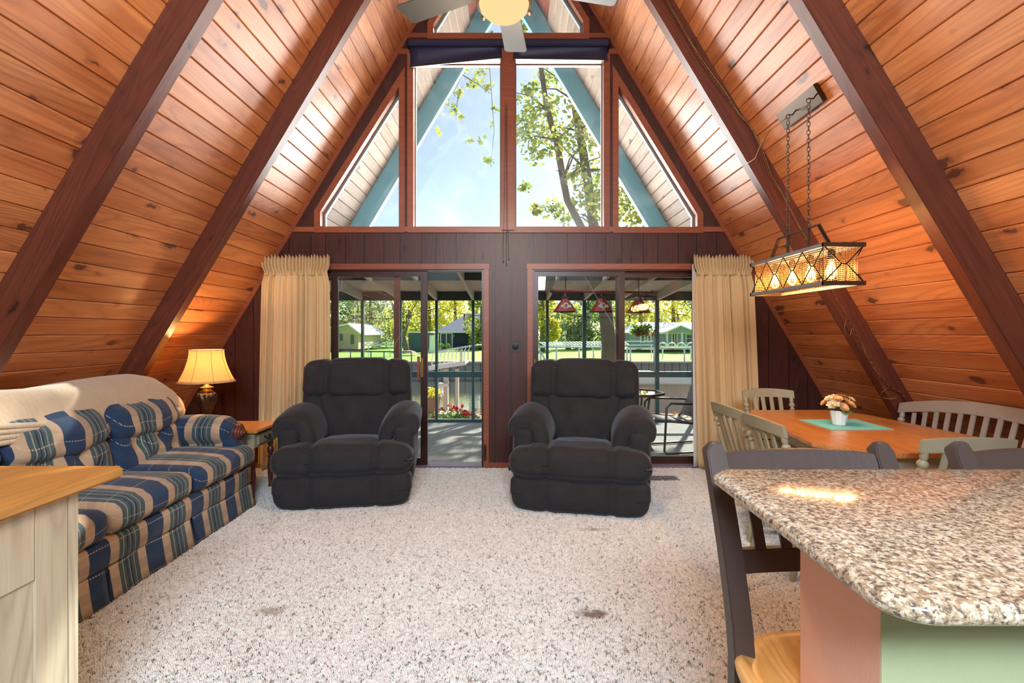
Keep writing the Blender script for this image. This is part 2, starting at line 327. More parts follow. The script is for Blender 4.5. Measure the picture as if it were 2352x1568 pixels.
# ---------------------------------------------------------------- mesh helpers
class MB:
    def __init__(s): s.v = []; s.f = []; s.uv = None
    def add(s, vs, fs):
        o = len(s.v); s.v += [tuple(a) for a in vs]; s.f += [tuple(i + o for i in f) for f in fs]; return s
    def box(s, x0, x1, y0, y1, z0, z1):
        return s.hexa([(x0, y0, z0), (x1, y0, z0), (x1, y1, z0), (x0, y1, z0), (x0, y0, z1), (x1, y0, z1), (x1, y1, z1), (x0, y1, z1)])
    def hexa(s, c):
        return s.add(c, [(0, 3, 2, 1), (4, 5, 6, 7), (0, 1, 5, 4), (1, 2, 6, 5), (2, 3, 7, 6), (3, 0, 4, 7)])
    def bar(s, a, b, w, h=None, up=(0, 0, 1), ends=None):
        a = Vector(a); b = Vector(b); h = h or w; d = (b - a).normalized(); u = Vector(up)
        if abs(d.dot(u)) > .98: u = Vector((0, 1, 0))
        r = d.cross(u).normalized(); u = r.cross(d).normalized()
        w2, h2 = ends or (w, h); vs = []
        for p, ww, hh in ((a, w, h), (b, w2, h2)):
            for i, j in ((-1, -1), (1, -1), (1, 1), (-1, 1)): vs.append(p + r * i * ww / 2 + u * j * hh / 2)
        return s.add(vs, [(3, 2, 1, 0), (4, 5, 6, 7), (0, 1, 5, 4), (1, 2, 6, 5), (2, 3, 7, 6), (3, 0, 4, 7)])
    def tube(s, pts, r, n=8, caps=True, closed=False):
        pts = [Vector(p) for p in pts]; m = len(pts); rs = r if isinstance(r, (list, tuple)) else [r] * m
        vs = []; prev = None
        for i, p in enumerate(pts):
            t = (pts[(i + 1) % m] - pts[i - 1]) if closed else (pts[min(i + 1, m - 1)] - pts[max(i - 1, 0)])
            t.normalize()
            if prev is None: a = t.orthogonal().normalized()
            else: a = (prev - t * prev.dot(t)).normalized()
            prev = a; b = t.cross(a)
            for k in range(n): q = 2 * PI * k / n; vs.append(p + (a * math.cos(q) + b * math.sin(q)) * rs[i])
        fs = []
        for i in range(m if closed else m - 1):
            for k in range(n):
                i2 = (i + 1) % m
                fs.append((i * n + k, i * n + (k + 1) % n, i2 * n + (k + 1) % n, i2 * n + k))
        if caps and not closed: fs += [tuple(range(n))[::-1], tuple((m - 1) * n + k for k in range(n))]
        return s.add(vs, fs)
    def lathe(s, prof, c=(0, 0, 0), n=20, sy=1, axis=None, flute=None):
        vs = []; m = len(prof); c = Vector(c)
        q = axis.to_track_quat('Z', 'Y') if axis else None
        for j, (r, z) in enumerate(prof):
            for k in range(n):
                a = 2 * PI * k / n; rr = r
                if flute: rr = r * (1 + flute(a, z))
                p = Vector((rr * math.cos(a), rr * math.sin(a) * sy, z))
                if q: p = q @ p
                vs.append(c + p)
        fs = [(j * n + k, j * n + (k + 1) % n, (j + 1) * n + (k + 1) % n, (j + 1) * n + k) for j in range(m - 1) for k in range(n)]
        fs += [tuple(range(n))[::-1], tuple((m - 1) * n + k for k in range(n))]
        return s.add(vs, fs)
    def rbox(s, c, size, r=.03, n=8, bulge=(0, 0, 0), fn=None):
        """rounded, pillowy box; fn maps a local point to a local point"""
        c = Vector(c); hx, hy, hz = [a / 2 for a in size]; rr = min(r, hx, hy, hz)
        g = [math.copysign(abs(t) ** .85, t) for t in [-1 + 2 * i / n for i in range(n + 1)]]
        idx = {}; vs = []; fs = []
        def vid(i, j, k):
            key = (i, j, k)
            if key not in idx:
                p = [g[i], g[j], g[k]]; full = Vector((p[0] * hx, p[1] * hy, p[2] * hz))
                inner = Vector((max(-(hx - rr), min(hx - rr, full.x)), max(-(hy - rr), min(hy - rr, full.y)), max(-(hz - rr), min(hz - rr, full.z))))
                dlt = full - inner
                if dlt.length > 1e-9: full = inner + dlt.normalized() * rr
                w = [(1 - a * a) for a in p]
                if abs(p[0]) == 1: full.x += math.copysign(bulge[0] * w[1] * w[2], p[0])
                if abs(p[1]) == 1: full.y += math.copysign(bulge[1] * w[0] * w[2], p[1])
                if abs(p[2]) == 1: full.z += math.copysign(bulge[2] * w[0] * w[1], p[2])
                if fn: full = Vector(fn(full))
                idx[key] = len(vs); vs.append(c + full)
            return idx[key]
        for i in range(n):
            for j in range(n):
                for e, fl in ((0, 1), (n, 0)):
                    for q in ([(e, i, j), (e, i + 1, j), (e, i + 1, j + 1), (e, i, j + 1)], [(i, e, j), (i, e, j + 1), (i + 1, e, j + 1), (i + 1, e, j)], [(i, j, e), (i + 1, j, e), (i + 1, j + 1, e), (i, j + 1, e)]):
                        t = [vid(*a) for a in q]; fs.append(tuple(t[::-1] if fl else t))
        return s.add(vs, fs)
    def sphere(s, c, r, n=10, sz=1):
        return s.lathe([(max(1e-4, r * math.sin(PI * i / (n // 2 + 2))), -r * sz * math.cos(PI * i / (n // 2 + 2))) for i in range(n // 2 + 3)], c, n)
    def prism(s, poly, y0, y1, plane='xz'):
        """poly: 2-D points; extruded along the third axis"""
        n = len(poly)
        area = sum(poly[i][0] * poly[(i + 1) % n][1] - poly[(i + 1) % n][0] * poly[i][1] for i in range(n))
        if area < 0: poly = poly[::-1]
        def mkp(p, t): return (p[0], t, p[1]) if plane == 'xz' else ((p[0], p[1], t) if plane == 'xy' else (t, p[0], p[1]))
        if plane == 'xz': y0, y1 = y1, y0
        vs = [mkp(p, y0) for p in poly] + [mkp(p, y1) for p in poly]
        return s.add(vs, [tuple(range(n))[::-1], tuple(range(n, 2 * n))] + [(i, (i + 1) % n, (i + 1) % n + n, i + n) for i in range(n)])
    def ring(s, outer, inner, y0, y1):
        """frame between two xz polygons with the same count"""
        n = len(outer); vs = []
        for y in (y0, y1):
            vs += [(p[0], y, p[1]) for p in outer] + [(p[0], y, p[1]) for p in inner]
        fs = []
        for i in range(n):
            j = (i + 1) % n
            fs += [(i, j, n + j, n + i), (2 * n + i, 3 * n + i, 3 * n + j, 2 * n + j), (i, 2 * n + i, 2 * n + j, j), (n + i, n + j, 3 * n + j, 3 * n + i)]
        return s.add(vs, fs)
    def loft(s, rings, cap=True, closed=True):
        n = len(rings[0]); vs = [p for r in rings for p in r]; fs = []
        for j in range(len(rings) - 1):
            for i in range(n if closed else n - 1): fs.append((j * n + i, j * n + (i + 1) % n, (j + 1) * n + (i + 1) % n, (j + 1) * n + i))
        if cap: fs += [tuple(range(n))[::-1], tuple((len(rings) - 1) * n + i for i in range(n))]
        return s.add(vs, fs)
    def xform(s, m):
        s.v = [tuple(m @ Vector(p)) for p in s.v]; return s
def inset(poly, d):
    n = len(poly); a = sum(poly[i][0] * poly[(i + 1) % n][1] - poly[(i + 1) % n][0] * poly[i][1] for i in range(n)); sg = 1 if a > 0 else -1
    L = []
    for i in range(n):
        p = Vector(poly[i]); q = Vector(poly[(i + 1) % n]); t = (q - p).normalized(); nn = Vector((-t.y, t.x)) * sg
        L.append((p + nn * d, q + nn * d))
    out = []
    for i in range(n):
        r = geometry.intersect_line_line_2d if False else None
        p1, p2 = L[i - 1]; p3, p4 = L[i]
        d1 = p2 - p1; d2 = p4 - p3; den = d1.x * d2.y - d1.y * d2.x
        t = ((p3.x - p1.x) * d2.y - (p3.y - p1.y) * d2.x) / den
        out.append(tuple(p1 + d1 * t))
    return out
def tag(o, label=None, cat=None, group=None, kind=None):
    if label: o['label'] = label
    if cat: o['category'] = cat
    if group: o['group'] = group
    if kind: o['kind'] = kind
    return o
def mesh_of(name, mb, mat, smooth=False, bevel=0):
    me = bpy.data.meshes.new(name); me.from_pydata(mb.v, [], mb.f); me.update()
    bm = bmesh.new(); bm.from_mesh(me)
    bmesh.ops.remove_doubles(bm, verts=bm.verts, dist=1e-6)
    bmesh.ops.recalc_face_normals(bm, faces=bm.faces)
    if bevel: bmesh.ops.bevel(bm, geom=[e for e in bm.edges if len(e.link_faces) == 2 and e.calc_face_angle(0) > .5], offset=bevel, segments=2, affect='EDGES', clamp_overlap=True)
    bm.to_mesh(me); bm.free()
    me.materials.append(M[mat] if isinstance(mat, str) else mat)
    if smooth:
        for p in me.polygons: p.use_smooth = True
        if smooth == 'auto': me.set_sharp_from_angle(angle=.7)
    return me
def obj(name, mb, mat, parent=None, smooth=False, bevel=0, world=False, loc=None):
    """world=True: vertices are given in world space"""
    if world and parent is not None:
        m = parent.matrix_basis.copy()
        if parent.parent: m = parent.parent.matrix_basis @ m
        mb.xform(m.inverted())
    me = mb if isinstance(mb, bpy.types.Mesh) else mesh_of(name, mb, mat, smooth, bevel)
    o = bpy.data.objects.new(name, me); C.objects.link(o)
    if parent is not None: o.parent = parent
    if loc: o.location = loc
    return o
def thing(name, label, cat, loc=(0, 0, 0), rz=0, group=None, kind=None):
    o = bpy.data.objects.new(name, None); o.empty_display_size = .1; C.objects.link(o)
    o.location = loc; o.rotation_euler = (0, 0, rz); tag(o, label, cat, group, kind); return o
def solo(name, mb, mat, label, cat, group=None, **kw):
    """a one-mesh thing: world coordinates, origin at its base"""
    xs = [p[0] for p in mb.v]; ys = [p[1] for p in mb.v]; zs = [p[2] for p in mb.v]
    c = Vector(((min(xs) + max(xs)) / 2, (min(ys) + max(ys)) / 2, min(zs)))
    mb.xform(Matrix.Translation(-c)); o = obj(name, mb, mat, **kw); o.location = c
    return tag(o, label, cat, group)
def struct(name, mb, mat, parent=None, **kw):
    o = obj(name, mb, mat, parent, **kw)
    if parent is None: o['kind'] = 'structure'
    return o
def dup(root, loc, rz=0, label=None, group=None):
    r = root.copy(); C.objects.link(r); r.location = loc; r.rotation_euler = (0, 0, rz)
    if label: r['label'] = label
    if group: r['group'] = group
    for ch in list(root.children):
        c = ch.copy(); C.objects.link(c); c.parent = r
        for g in ch.children:
            d = g.copy(); C.objects.link(d); d.parent = c
    return r
def chain_pts(a, b, sag, n):
    a = Vector(a); b = Vector(b); return [a.lerp(b, i / n) - Vector((0, 0, sag * 4 * (i / n) * (1 - i / n))) for i in range(n + 1)]
def link_mb(mb, c, d, L, r, tw):
    """one oval chain link centred at c along d"""
    d = Vector(d).normalized(); a = d.orthogonal().normalized(); b = d.cross(a); s_ = a * math.cos(tw) + b * math.sin(tw)
    pts = [Vector(c) + d * (L * .5 * math.cos(2 * PI * k / 10)) + s_ * (L * .27 * math.sin(2 * PI * k / 10)) for k in range(10)]
    return mb.tube(pts, r, 5, closed=True)
# ---------------------------------------------------------------- the shell: floor, roof slopes, rafters
YB = -3.0                                            # rear wall of the room
Y0 = D; OUT = 6.45                                   # the roof runs on past the glass wall
SL = math.atan(1 / K)                                # slope angle
b = MB().box(-4.1, 4.0, YB, D + .12, -.12, 0); floor = struct('floor', b, 'carpet')
roofs = []
for sgn, nm in ((-1, 'ceiling'), (1, 'ceiling')):
    b = MB(); o = .03
    x0, z0 = AX + sgn * half(-.2), -.2
    nx, nz = sgn * math.sin(SL) , math.cos(SL)
    pts = [(AX + sgn * o * nx * 0, AZ + .05), (x0 + nx * .03, z0 + nz * .03), (x0 + nx * .2, z0 + nz * .2), (AX, AZ + .45)]
    b.prism(pts, YB, OUT)
    ce = struct(nm, b, 'beam'); roofs.append(ce)
# tongue-and-groove planks, one object each; the mesh is shared within a bay
PW = .1305; bays = [(-.45, 2.68, 'pine'), (2.66, 3.91, 'pine'), (3.89, D, 'pine'), (D + .16, OUT, 'pine_out')]
pm = []
for i, (ya, yb, mt) in enumerate(bays):
    L = yb - ya; e = .0060; b = MB(); w2 = PW / 2 - .0014
    prof = [(-w2, -.02), (w2, -.02), (w2, .0), (w2 - e, .0075), (-w2 + e, .0075), (-w2, .0)]
    b.prism([(p[0], p[1]) for p in prof], 0, L, plane='yz'); pm.append(mesh_of('plank', b, mt))
for side, sgn in ((0, -1), (1, 1)):
    n = Vector((-sgn * math.sin(SL), 0, -math.cos(SL)))            # into the room
    for i, (ya, yb, mt) in enumerate(bays):
        for r in range(60):
            s = .12 + r * PW                                       # distance down the slope from the ridge
            z = AZ - s * math.sin(SL)
            if z < .35 and not (i == 3): continue
            if z < 2.35 and i == 3: continue
            if z > 5.4: continue
            p = Vector((AX + sgn * s * math.cos(SL), ya, z)) - n * .006
            X = Vector((0, 1, 0)); Z = n; Yv = Z.cross(X)
            o = bpy.data.objects.new('plank', pm[i]); C.objects.link(o); o.parent = roofs[side]
            m = Matrix((X, Yv, Z)).transposed().to_4x4(); m.translation = p + Z * 0
            o.matrix_basis = m
# rafters, 9 cm thick, standing out of the slope
def rafter(sgn, y, depth, mt, side, thick=.09, nm='rafter', zlo=-.1):
    Lr = (AZ - zlo) / math.sin(SL); b = MB()
    b.box(0, Lr, -depth, .02, 0, thick)                             # local x down the slope, y out of the slope, z = world +Y
    me = mesh_of(nm, b, mt, bevel=.004)
    o = bpy.data.objects.new(nm, me); C.objects.link(o); o.parent = roofs[side]
    X = Vector((sgn * math.cos(SL), 0, -math.sin(SL))); n = Vector((-sgn * math.sin(SL), 0, -math.cos(SL)))
    m = Matrix((X, -n, Vector((0, 1, 0)))).transposed().to_4x4()
    if m.determinant() < 0:
        m = Matrix((X, -n, Vector((0, -1, 0)))).transposed().to_4x4(); m.translation = Vector((AX, y + thick, AZ))
    else: m.translation = Vector((AX, y, AZ))
    o.matrix_basis = m
    return o
for side, sgn in ((0, -1), (1, 1)):
    rafter(sgn, 2.655, .185, 'beam', side); rafter(sgn, 3.89, .16, 'beam', side); rafter(sgn, 1.42 - .9, .185, 'beam', side) if False else None
    rafter(sgn, 6.38, .22, 'blue_beam', side, nm='eave_beam', zlo=2.3)
b = MB().box(AX - .05, AX + .05, YB, OUT, AZ - .32, AZ + .1); r_ = struct('trim_1', b, 'beam')   # ridge board

# rear gable wall behind the camera with an invented opening matched to the fill light
def plate(name, outer, holes, y0, y1, mt, parent=None):
    cu = bpy.data.curves.new(name, 'CURVE'); cu.dimensions = '2D'; cu.fill_mode = 'BOTH'; cu.extrude = abs(y1 - y0) / 2
    for poly in [outer] + holes:
        sp = cu.splines.new('POLY'); sp.points.add(len(poly) - 1); sp.use_cyclic_u = True
        for i, p in enumerate(poly): sp.points[i].co = (p[0], p[1], 0, 1)
    t = bpy.data.objects.new(name, cu); C.objects.link(t)
    me = bpy.data.meshes.new_from_object(t); bpy.data.objects.remove(t)
    me.transform(Matrix.Translation((0, (y0 + y1) / 2, 0)) @ Matrix.Rotation(PI / 2, 4, 'X')); me.materials.clear(); me.materials.append(M[mt]); me.name = name
    o = bpy.data.objects.new(name, me); C.objects.link(o)
    if parent: o.parent = parent
    return o
tri = [(AX - half(0), 0), (AX + half(0), 0), (AX, AZ)]
o = plate('wall_rear', tri, [[(-1.25, 3.2), (1.25, 3.2), (1.25, 4.06), (-1.25, 4.06)]], YB - .1, YB, 'board'); o['kind'] = 'structure'

# ---------------------------------------------------------------- glass wall
def px(poly): return [(WX(x), WZ(y)) for x, y in poly]
ZT = WZ(608); ZB = WZ(535)                            # top of door openings; foot of the gable windows
DL = (WX(712), WX(1112)); DR = (WX(1222), WX(1622))   # door openings
WT = .12
G = {1: px([(737, 521), (737, 488), (917, 202), (917, 521)]), 2: px([(950, 521), (950, 139), (1150, 139), (1150, 521)]),
     3: px([(1184, 521), (1184, 139), (1386, 139), (1386, 521)]), 4: px([(1420, 522), (1420, 199), (1600, 494), (1600, 522)]),
     5: px([(996, 78), (996, 58), (1130, -160), (1208, -160), (1339, 50), (1339, 78)])}
zt = ZB - .02
outer = [(AX - half(zt) - .02, zt), (AX + half(zt) + .02, zt), (AX, AZ + .03)]
o = plate('wall_back', outer, [inset(G[i], -.012) for i in G], D, D + WT, 'board'); o['kind'] = 'structure'; wall = o
# vertical grooved boards below
random.seed(3)
xs = [AX - half(0) - .05]
pat = [.205, .165, .225, .15, .21, .19]
i = 0
while xs[-1] < AX + half(0):
    xs.append(xs[-1] + pat[i % 6] * (1.0)); i += 1
for k, x in enumerate(xs):
    pass
def roofz(x): return AZ - abs(x - AX) / K
gap = .0035
for a, c in zip(xs[:-1], xs[1:]):
    a2, c2 = a + gap, c - gap
    segs = [(a2, c2, 0.0)]
    # cut by the door openings
    out = []
    for lo, hi, zb in segs:
        pts = [lo] + [e for e in (DL[0], DL[1], DR[0], DR[1]) if lo < e < hi] + [hi]
        for u, v in zip(pts[:-1], pts[1:]):
            mid = (u + v) / 2; inn = DL[0] < mid < DL[1] or DR[0] < mid < DR[1]
            out.append((u, v, ZT + .0 if inn else 0.0))
    for lo, hi, zb in out:
        if hi - lo < .004: continue
        zl, zh = min(ZB, roofz(lo)), min(ZB, roofz(hi))
        if max(zl, zh) < .1 or max(zl, zh) - zb < .02: continue
        poly = [(lo, zb), (hi, zb), (hi, max(zb, zh)), (lo, max(zb, zl))]
        bb = MB().prism(poly, D - .006, D + WT)
        obj('board', bb, 'board', wall, bevel=.0025 if hi - lo > .03 else 0)
b = MB().prism([(AX - half(0), 0), (DL[0], 0), (DL[0], ZB), (AX - half(ZB), ZB)], D + .01, D + WT - .005)
b.prism([(DR[1], 0), (AX + half(0), 0), (AX + half(ZB), ZB), (DR[1], ZB)], D + .01, D + WT - .005)
b.box(DL[1], DR[0], D + .01, D + WT - .005, 0, ZB); b.box(DL[0], DL[1], D + .01, D + WT - .005, ZT, ZB); b.box(DR[0], DR[1], D + .01, D + WT - .005, ZT, ZB)
struct('wall_backing', b, 'black_plastic', wall)
# casings
TW = .062; tnum = [2]
def trimbox(x0, x1, z0, z1, pr=.022, mt='trim', nm=None):
    o = struct(nm or 'trim_%d' % tnum[0], MB().box(x0, x1, D - pr, D + .002, z0, z1), mt, bevel=.003)
    if not nm: tnum[0] += 1
    return o
def trimpoly(poly, pr=.022, mt='trim'):
    o = struct('trim_%d' % tnum[0], MB().prism(poly, D - pr, D + .002), mt, bevel=.003); tnum[0] += 1
def rake(za, zb, w=.055):
    for s in (-1, 1):
        trimpoly([(AX + s * half(za), za), (AX + s * half(zb), zb), (AX + s * (half(zb) - w), zb), (AX + s * (half(za) - w), za)], .03)
rake(.0, AZ - .35, .05)
xa, xb = AX - half(WZ(527)), AX + half(WZ(527))
trimbox(xa + .02, xb - .02, WZ(533), WZ(521.5))          # long sill under the gable windows
trimbox(WX(926), WX(1412), WZ(89), WZ(78))               # upper sill
trimbox(WX(900), WX(942), WZ(126), WZ(114)); trimbox(WX(1397), WX(1432), WZ(126), WZ(114))
for k, i in enumerate((1, 2, 3, 4, 5)):
    g = G[i]; wn = struct('window_%d' % i, MB().ring(inset(g, -TW), g, D - .024, D + .004), 'trim', bevel=.003)
    fr = obj('reveal', MB().ring(inset(g, -.012), g, D + .002, D + WT), 'trim', wn)
    obj('sash', MB().ring(g, inset(g, .020 if i in (1, 4, 5) else .010), D + .075, D + .115), 'vinyl', wn)
    b = MB().prism(inset(g, .008), D + .092, D + .096); obj('pane', b, 'glass_dusty', wn)
# centre mullion post between the two big panes
trimbox(WX(1152), WX(1182), WZ(530), WZ(112), .05)
trimbox(WX(928), WX(937), WZ(530), WZ(137), .01, 'board'); trimbox(WX(1399), WX(1408), WZ(530), WZ(137), .01, 'board')
# door casings
def casing(x0, x1, lo=True, hi=True):
    trimbox(x0 - .055, x1 + .055, WZ(619), WZ(606), .03)
    if hi: trimbox(x1 - .005, x1 + .05, 0, WZ(619), .03)
    if lo: trimbox(x0 - .05, x0 + .005, 0, WZ(619), .03)
casing(DL[0], DL[1]); casing(DR[0], DR[1])
trimbox(DL[1] + .05, DR[0] - .05, 0, .055, .02, nm='baseboard_back'); trimbox(AX - half(0) + .1, DL[0] - .05, 0, .055, .02, nm='baseboard_left'); trimbox(DR[1] + .05, AX + half(0) - .1, 0, .055, .02, nm='baseboard_right')
# sliding doors
def sash(name, x0, x1, y0, y1, z0, z1, sw, rail_t, rail_b, parent, mt='door_wood'):
    o = obj(name, MB().ring([(x0, z0), (x1, z0), (x1, z1), (x0, z1)], [(x0 + sw, z0 + rail_b), (x1 - sw, z0 + rail_b), (x1 - sw, z1 - rail_t), (x0 + sw, z1 - rail_t)], y0, y1), mt, parent, bevel=.003)
    obj('pane', MB().box(x0 + sw - .01, x1 - sw + .01, (y0 + y1) / 2 - .002, (y0 + y1) / 2 + .002, z0 + rail_b - .01, z1 - rail_t + .01), 'glass', o)
    return o
zh = WZ(617)
for n_, (x0, x1) in ((1, DL), (2, DR)):
    d = struct('door_%d' % n_, MB().ring([(x0, 0), (x1, 0), (x1, zh), (x0, zh)], [(x0 + .025, .018), (x1 - .025, .018), (x1 - .025, zh - .022), (x0 + .025, zh - .022)], D - .01, D + WT), 'door_wood')
    obj('threshold', MB().box(x0 + .02, x1 - .02, D - .025, D + WT + .02, .0, .024), 'sill_mat', d)
    if n_ == 1:
        f = sash('fixed_panel', WX(714), WX(914), D + .07, D + .105, .02, zh - .02, .06, .06, .08, d, 'carved')
        s = sash('sliding_panel', WX(759), WX(981), D + .015, D + .05, .02, zh - .02, .07, .055, .075, d)
        hx = WX(969)
        obj('latch_plate', MB().box(hx - .014, hx + .014, D - .001, D + .016, WZ(866), WZ(822)), 'brass', s, bevel=.003)
        b = MB().box(WX(959), WX(964), D - .03, D + .016, WZ(873), WZ(818)); obj('pull_handle', b, 'trim', s, bevel=.004)
        b = MB().tube([(WX(1114.5), D - .034, WZ(1050)), (WX(1114.5), D - .045, WZ(1040)), (WX(1115), D - .04, WZ(1022))], [.007, .009, .012], 8)
        b.box(WX(1111.5), WX(1117.5), D - .042, D - .02, WZ(1056), WZ(1018)); obj('foot_lock', b, 'bronze', d, bevel=.003)
    else:
        f = sash('fixed_panel', WX(1418), WX(1620), D + .07, D + .105, .02, zh - .02, .08, .06, .08, d)
        s = sash('sliding_panel', WX(1223), WX(1436), D + .015, D + .05, .02, zh - .02, .062, .055, .075, d)
        obj('latch_plate', MB().box(WX(1226), WX(1229), D - .004, D + .016, WZ(845), WZ(825)), 'brass', s, bevel=.002)
# switch plate, blind
t = thing('wall_plate', 'square black wall plate with a knob between the two glass doors', 'wall plate', (WX(1183.5), D - .005, WZ(808)))
obj('plate', MB().box(WX(1170), WX(1197), D - .013, D - .006, WZ(808), WZ(782)), 'black_plastic', t, world=True, bevel=.002)
obj('knob', MB().lathe([(.035, 0), (.035, .006), (.016, .008), (.015, .02)], (WX(1183.5), D - .013, WZ(795)), 16, axis=Vector((0, -1, 0))), 'black_metal', t, world=True, smooth='auto')
def WB(y): return H - (y - VY) * (D - .08) / F
def blind(x0, x1, zl, zr, label):
    t = thing('roller_blind', label, 'blind', ((x0 + x1) / 2, D - .06, WB(93)), group='roller blinds under the top window')
    obj('cassette', MB().box(x0, x1, D - .10, D - .03, WB(106), WB(92)), 'blind', t, world=True, bevel=.008)
    b = MB(); n = 10; vs = []
    for i in range(n + 1):
        u = i / n; x = x0 + .015 + (x1 - x0 - .03) * u; zb = zl + (zr - zl) * u
        for j in range(7):
            q = j / 6; z = WB(104) + (zb - WB(104)) * q; vs.append((x, D - .065 - .006 * math.sin(q * 5 + u * 3), z))
    b.add(vs, [(i * 7 + j, (i + 1) * 7 + j, (i + 1) * 7 + j + 1, i * 7 + j + 1) for i in range(n) for j in range(6)])
    o = obj('blind_cloth', b, 'blind', t, world=True, smooth=True); md = o.modifiers.new('t', 'SOLIDIFY'); md.thickness = .004
    obj('hem_bar', MB().bar((x0 + .01, D - .066, zl), (x1 - .01, D - .066, zr), .022, .03), 'black_plastic', t, world=True, bevel=.004)
    for xa_, xb_ in ((x0 - .012, x0), (x1, x1 + .012)): obj('bracket', MB().box(xa_, xb_, D - .105, D - .024, WB(107), WB(91)), 'black_metal', t, world=True)
blind(WX(942), WX(1156), WB(150), WB(129), 'dark blue roller blind hanging crooked over the left big window')
blind(WX(1176), WX(1395), WB(131), WB(134), 'dark blue roller blind rolled level over the right big window')
b = MB()
for dx, zz in ((-.035, WZ(604)), (0, WZ(612)), (.02, WZ(598))):
    b.tube([(WX(1163) + dx * .4, D - .03, WZ(133)), (WX(1163) + dx * .3, D - .058, WZ(300)), (WX(1163) + dx * .7, D - .056, WZ(520)), (WX(1163) + dx, D - .03, WZ(560)), (WX(1163) + dx, D - .02, zz), (WX(1166) + dx, D - .02, zz + .02)], .0022, 5)
solo('blind_cord', b, 'black_plastic', 'thin dark blind cords dangling beside the central window post', 'cord')
# ---------------------------------------------------------------- carpet pile
def carpet_pile():
    mb = MB(); rnd = random.Random(2)
    for k in range(3):
        a = k * 2.1; dx, dy = math.cos(a) * .0022, math.sin(a) * .0022
        tx, ty = dx * 2.2 + rnd.uniform(-.002, .002), dy * 2.2
        mb.tube([(dx, dy, 0), (dx * 1.5, dy * 1.5, .006), (tx, ty, .0125)], [.0026, .003, .0014], 4)
    tuft = mesh_of('tuft', mb, 'tuft', smooth=True); to = bpy.data.objects.new('tuft', tuft)
    tc = bpy.data.collections.new('tuft_source'); tc.objects.link(to)
    pl = MB()
    reg = [(-2.35, 2.3, 1.5, 3.2), (-2.6, 3.0, 3.2, 5.02)]
    for x0, x1, y0, y1 in reg: pl.add([(x0, y0, 0), (x1, y0, 0), (x1, y1, 0), (x0, y1, 0)], [(0, 1, 2, 3)])
    o = obj('carpet_pile', pl, 'carpet'); o.location.z = .0015; o.parent = floor; o['kind'] = 'stuff'
    ng = bpy.data.node_groups.new('pile', 'GeometryNodeTree')
    ng.interface.new_socket('Geometry', in_out='INPUT', socket_type='NodeSocketGeometry'); ng.interface.new_socket('Geometry', in_out='OUTPUT', socket_type='NodeSocketGeometry')
    gi = ng.nodes.new('NodeGroupInput'); go = ng.nodes.new('NodeGroupOutput'); L = ng.links.new
    dp = ng.nodes.new('GeometryNodeDistributePointsOnFaces'); dp.distribute_method = 'RANDOM'; dp.inputs['Density'].default_value = 15500
    ip = ng.nodes.new('GeometryNodeInstanceOnPoints'); oi = ng.nodes.new('GeometryNodeObjectInfo'); oi.inputs[0].default_value = to; oi.inputs['As Instance'].default_value = True
    rv = ng.nodes.new('FunctionNodeRandomValue'); rv.data_type = 'FLOAT_VECTOR'; rv.inputs[0].default_value = (-.55, -.55, 0); rv.inputs[1].default_value = (.55, .55, 6.28)
    rs = ng.nodes.new('FunctionNodeRandomValue'); rs.data_type = 'FLOAT'; rs.inputs[2].default_value = .65; rs.inputs[3].default_value = 1.35
    jn = ng.nodes.new('GeometryNodeJoinGeometry')
    L(gi.outputs[0], dp.inputs[0]); L(dp.outputs[0], ip.inputs[0]); L(oi.outputs['Geometry'], ip.inputs['Instance'])
    L(rv.outputs[0], ip.inputs['Rotation']); L(rs.outputs[1], ip.inputs['Scale']); L(ip.outputs[0], jn.inputs[0]); L(jn.outputs[0], go.inputs[0])
    md = o.modifiers.new('pile', 'NODES'); md.node_group = ng
carpet_pile()

